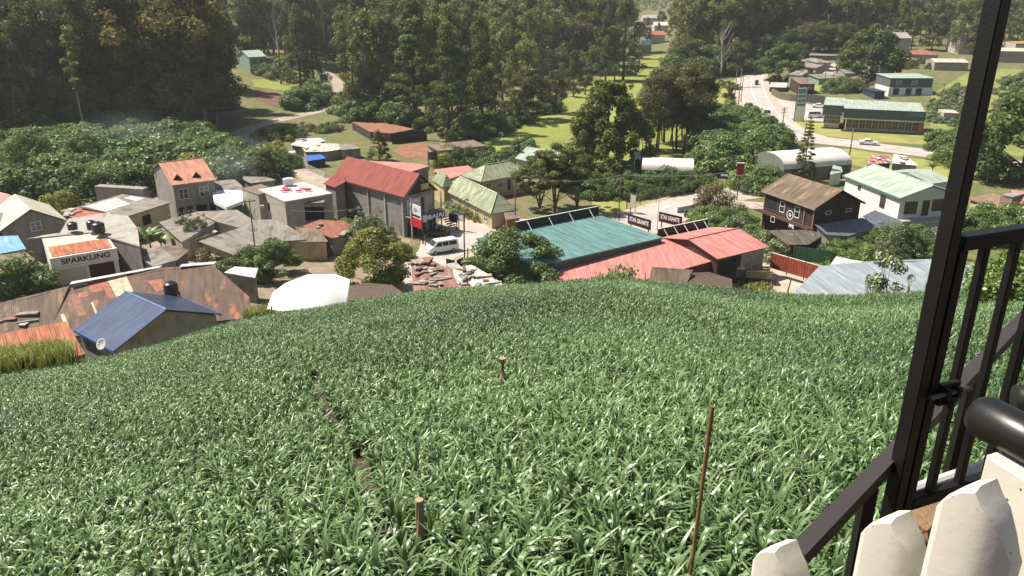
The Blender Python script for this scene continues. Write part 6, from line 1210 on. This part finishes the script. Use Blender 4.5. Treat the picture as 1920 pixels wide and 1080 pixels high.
# ------------------------------------------------------------------ people
def person(px, py, label, shirt, rz=0):
    p = V(px, py); me = bpy.data.meshes.new('person'); bm = bmesh.new(); J = {}
    pts = {'pel': (0, 0, .95, .15), 'che': (0, 0, 1.25, .16), 'nek': (0, 0, 1.45, .065), 'hed': (0, .01, 1.62, .10), 'top': (0, .01, 1.70, .07), 'shl': (-.18, 0, 1.38, .065), 'shr': (.18, 0, 1.38, .065), 'ell': (-.24, -.02, 1.10, .045), 'elr': (.24, -.02, 1.10, .045),
           'hal': (-.25, .06, .86, .035), 'har': (.25, .06, .86, .035), 'hil': (-.09, 0, .88, .095), 'hir': (.09, 0, .88, .095), 'knl': (-.10, .05, .48, .062), 'knr': (.10, -.03, .48, .062), 'anl': (-.10, .02, .08, .042), 'anr': (.10, -.08, .08, .042), 'tol': (-.10, .16, .03, .04), 'tor': (.10, .06, .03, .04)}
    for k, v in pts.items(): J[k] = bm.verts.new(v[:3])
    for a, b in ('pel che', 'che nek', 'nek hed', 'hed top', 'che shl', 'che shr', 'shl ell', 'shr elr', 'ell hal', 'elr har', 'pel hil', 'pel hir', 'hil knl', 'hir knr', 'knl anl', 'knr anr', 'anl tol', 'anr tor') and [x.split() for x in ('pel che', 'che nek', 'nek hed', 'hed top', 'che shl', 'che shr', 'shl ell', 'shr elr', 'ell hal', 'elr har', 'pel hil', 'pel hir', 'hil knl', 'hir knr', 'knl anl', 'knr anr', 'anl tol', 'anr tor')]: bm.edges.new((J[a], J[b]))
    bm.to_mesh(me); bm.free(); o = link('person', me, None, None, p); o.rotation_euler = (0, 0, rz); md = o.modifiers.new('skin', 'SKIN')
    for i, v in enumerate(pts.values()): o.data.skin_vertices[0].data[i].radius = (v[3], v[3])
    o.data.skin_vertices[0].data[0].use_root = True; o.modifiers.new('sub', 'SUBSURF').levels = 1
    m, n, l, pr = newmat('clothes'); tc = n.new('ShaderNodeTexCoord'); s = n.new('ShaderNodeSeparateXYZ'); l.new(tc.outputs['Object'], s.inputs[0]); r = n.new('ShaderNodeValToRGB'); r.color_ramp.interpolation = 'CONSTANT'
    mu = n.new('ShaderNodeMath'); mu.operation = 'MULTIPLY'; mu.inputs[1].default_value = .5; l.new(s.outputs[2], mu.inputs[0]); l.new(mu.outputs[0], r.inputs[0]); e = r.color_ramp.elements
    e[0].position = 0; e[0].color = (.02, .02, .03, 1); e[1].position = .47; e[1].color = (*shirt, 1); q = e.new(.725); q.color = (.16, .08, .05, 1); q = e.new(.83); q.color = (.01, .01, .01, 1); l.new(r.outputs[0], pr.inputs['Base Color']); me.materials.append(m)
    tag(o, label, 'person')
person(1153, 413, 'person in dark clothes standing at the roadside near the sign frame', (.03, .03, .04), .4)
person(1160, 413, 'person in grey clothes standing beside the darker dressed one', (.10, .09, .09), -.5)
# ------------------------------------------------------------------ stakes in the field
def stake(name, px, top, bot, px2, r, label, mat, tipm=None, start=3.0, cat='stake'):
    b = G(px2, bot, start); d = ray(px, top); k = hypot(b.x, b.y)/hypot(d[0], d[1]); t = Vector(d*k); rt = empty(name, b, 0, label, cat); MB().tube([(0, 0, -.2), tuple((t-b)*.5+Vector((r*.15, 0, 0))), tuple(t-b)], [r*1.05, r, r*.95], 10).build('shaft', mat, rt)
    if tipm: q = t-b; MB().tube([tuple(q), tuple(q+Vector((0, 0, .006)))], r*.9, 10).build('sawn_top', tipm, rt)
m_stake = M('stake_wood', (.34, .23, .14), .9, var=.3, scale=6); m_bam = M('bamboo', (.26, .13, .055), .7, var=.35, scale=5); m_sawn = M('sawn_wood', (.36, .26, .16), .9)
stake('wooden_stake', 786, 938, 1060, 789, .034, 'short thick stake with a sawn top in the near leeks', m_stake, m_sawn); stake('bamboo_cane', 1336, 762, 1140, 1285, .013, 'long thin brown cane leaning out of the near leeks', m_bam)
stake('wooden_stake', 942, 672, 745, 942, .06, 'old stump like stake in the middle of the leek field', m_stake, m_sawn)
stake('fence_post', 1511, 524, 556, 1509, .09, 'upright dark post before the light metal roof', b_mid); stake('fence_post', 1484, 521, 556, 1474, .09, 'leaning brown post before the light metal roof', b_mid)
stake('fence_post', 374, 592, 620, 374, .09, 'pale post before the gable of the blue roofed house', w_pale); stake('fence_post', 531, 552, 584, 533, .09, 'grey post before the white plastic shelter', w_pale)
# ------------------------------------------------------------------ black gate, post and rails
m_blk = M('black_metal', (.005, .0045, .004), .5, var=.3, scale=9, bump=.08); m_pick = M('white_concrete', (.60, .56, .47), .8, var=.07, scale=7, stain=(.45, .40, .31), stainlo=.62, bump=.03)
_n = m_pick.node_tree.nodes; _l = m_pick.node_tree.links; _v = _n.new('ShaderNodeTexVoronoi'); _v.inputs['Scale'].default_value = 55; _tc = _n.new('ShaderNodeTexCoord'); _l.new(_tc.outputs['Object'], _v.inputs['Vector'])
_r = ramp(_n, _l, _v.outputs['Distance'], .06, .13, (.10, .08, .06), (1, 1, 1)); _w = _n.new('ShaderNodeTexNoise'); _w.inputs['Scale'].default_value = 16; _l.new(_tc.outputs['Object'], _w.inputs['Vector']); _r2 = ramp(_n, _l, _w.outputs[0], .50, .56, (1, 1, 1), (0, 0, 0))
_bc = _n['Principled BSDF'].inputs['Base Color']; _src = _bc.links[0].from_socket; _mk = mix(_n, _l, _r2.outputs[0], _r.outputs[0], (1, 1, 1)); _l.new(mix(_n, _l, 1.0, _src, _mk, 'MULTIPLY'), _bc)
def Dp(px, py, Yw): d = ray(px, py); return Vector(d*(Yw/d[1]))
def beam(m, a, b, w, h, up=Vector((0, 0, 1))):
    a, b = Vector(a), Vector(b); d = (b-a).normalized(); s = d.cross(up).normalized(); u = s.cross(d).normalized(); vs = [q+s*x*w/2+u*y*h/2 for q in (a, b) for x, y in ((-1, -1), (1, -1), (1, 1), (-1, 1))]
    return m.add(vs, [(0, 1, 2, 3), (4, 5, 6, 7), (0, 1, 5, 4), (1, 2, 6, 5), (2, 3, 7, 6), (3, 0, 4, 7)])
gz = -1.78; P0 = Dp(1871, 0, 2.2); px_, py_ = P0.x, P0.y; gd = Vector((.926, .377, 0)); 
rt = empty('corner_post', (px_, py_, -2.6), R(30), 'tall square black post rising through the whole picture', 'post'); MB().box(-.024, .024, -.024, .024, 0, 3.4).build('shaft', m_blk, rt, bevel=.003); MB().box(-.07, .07, -.07, .07, 0, .01).build('base_plate', m_blk, rt)
rt = empty('railing_gate', (px_, py_, gz), atan2(gd.y, gd.x), 'black bar gate hanging beside the tall black post', 'gate'); T_ = -.735-gz; Bt = .12; m = MB(); m.box(.034, .074, -.02, .02, Bt-.02, T_); m.build('stile', m_blk, rt, bevel=.003)
MB().box(.045, 1.3, -.022, .022, T_-.0, T_+.045).build('top_rail', m_blk, rt, bevel=.003); MB().box(.075, 1.3, -.018, .018, Bt, Bt+.045).build('bottom_rail', m_blk, rt, bevel=.003)
for k in range(8): x = .165+.135*k; MB().box(x-.0125, x+.0125, -.0125, .0125, Bt+.045, T_).build('bar', m_blk, rt, bevel=.002)
zl = Dp(1780, 745, py_-.02).z-gz; m = MB(); m.tube([(.02, -.035, zl), (.20, -.035, zl)], .009, 10); m.build('latch_bolt', M('latch_metal', (.16, .12, .10), .35, .7), rt); m = MB()
m.box(.075, .155, -.03, -.012, zl-.045, zl+.03); m.box(.085, .10, -.048, -.03, zl-.018, zl+.018); m.box(.13, .145, -.048, -.03, zl-.018, zl+.018); m.tube([(.11, -.04, zl-.01), (.11, -.045, zl-.05)], .011, 8); m.build('latch_plate', m_blk, rt)
# sloping hand rail beyond the gate
a, b = Dp(1492, 1046, 1.78), Dp(1945, 572, 3.5); rt = empty('stair_rail', a, 0, 'long black hand rail running up behind the gate', 'hand rail'); m = MB(); beam(m, Vector((0, 0, 0)), b-a, .050, .05); m.build('rail', M('rail_brown_black', (.045, .038, .034), .5, var=.2), rt)
for f in (.0, .21, .62, .93):
    q = (b-a)*f; m = MB(); m.box(q.x-.02, q.x+.02, q.y-.02, q.y+.02, q.z-1.0, q.z-.027); m.build('post', m_blk, rt)
# white pickets
def picket(px, py, wpx, w, label, rz=-.7, t=.024):
    dep = .080*F/wpx; d = ray(px, py); p = Vector(d*(dep/F)); rt = empty('concrete_picket', (p.x, p.y, p.z-1.15), rz, label, 'picket', 'white concrete pickets beside the stair'); m = MB(); hw = w/2; z = 1.15
    fx = [(-1, .2), (-.96, -.5), (-.75, -.85), (-.4, -.96), (-.05, -1), (.2, -.97), (.42, -.80), (.7, -.45), (.92, -.1), (1, .3)]; n = len(fx)
    def zt(x): return z-.062*abs(x+.15)**1.5-.003*sin(x*9)
    vs = [(hw*x, t*y, 0) for x, y in fx]+[(hw*x, t*y, zt(x)-.003) for x, y in fx]+[(hw*x*.97, t*y*.6, zt(x)+.002) for x, y in fx]+[(hw*x*.97, t*.9, zt(x)-.004) for x, y in fx]+[(hw*x, t*1.0, 0) for x, y in fx]
    m.add(vs, [(q*n+i, q*n+i+1, (q+1)*n+i+1, (q+1)*n+i) for q in range(4) for i in range(n-1)]+[tuple(q*n for q in range(5)), tuple(q*n+n-1 for q in range(5))]); m.build('shaft', m_pick, rt, smooth=True).data.set_sharp_from_angle(angle=R(24))
picket(1478, 1020, 118, .082, 'lowest white concrete picket with a rounded tip, at the foot of the hand rail', -.95); picket(1695, 965, 128, .082, 'middle white concrete picket with a rounded tip, below the gate', -.95); picket(1856, 905, 150, .080, 'tallest white concrete picket, in front of the white pillar', -.95)
# thick black hand rail on the white pillar
a, b = Dp(1848, 782, .84), Dp(2080, 905, .70); rt = empty('round_hand_rail', a, 0, 'thick glossy black round hand rail with a blunt end', 'hand rail'); q = b-a; m = MB(); m.tube([tuple(-q.normalized()*.016), tuple(-q.normalized()*.011), (0, 0, 0), tuple(q)], [.010, .022, .027, .027], 20); m.build('rail', M('glossy_black', (.010, .009, .008), .36, var=.3, bump=.02, scale=8), rt, smooth=True)
a2 = Dp(1905, 752, .93); m = MB(); m.tube([tuple(a2-a), tuple(a2-a+Vector((.25, -.05, .02)))], .022, 16); m.build('rail_return', M('glossy_black', (.01, .009, .008), .22), rt, smooth=True)
rt = empty('white_pillar', a+q.normalized()*.03-Vector((0, 0, 1.3)), atan2(q.y, q.x), 'white painted pillar under the thick black hand rail', 'pillar'); MB().box(.0, .4, -.03, .03, 0, 1.275).build('shaft', m_pick, rt, bevel=.006)
# plank step beyond the gate
z = -1.95; rt = empty('timber_step', Dp(1745, 930, 2.35), R(24), 'weathered wooden plank step below the gate', 'step'); m_pl = M('old_plank', (.20, .12, .06), .85, var=.4, scale=4, bump=.5)
for k in range(3): MB().box(-.1, .75, -.42+.15*k, -.28+.15*k, -.10, -.06).build('plank', m_pl, rt)
MB().tube([(-.1, .08, -.03), (.8, .08, -.03)], .022, 10).build('white_pipe', M('grey_pipe', (.55, .55, .52), .5), rt)
# ------------------------------------------------------------------ haze
hb = MB().box(-1960, 1960, -90, 2960, -60, 62).build('haze'); tag(hb, kind='stuff'); hm = bpy.data.materials.new('haze_air'); hm.use_nodes = True; n = hm.node_tree.nodes; n.clear()
vo = n.new('ShaderNodeVolumePrincipled'); vo.inputs['Color'].default_value = (.92, .95, 1, 1); vo.inputs['Density'].default_value = .00017; vo.inputs['Anisotropy'].default_value = .2
mo = n.new('ShaderNodeOutputMaterial'); hm.node_tree.links.new(vo.outputs[0], mo.inputs['Volume']); hb.data.materials.append(hm)
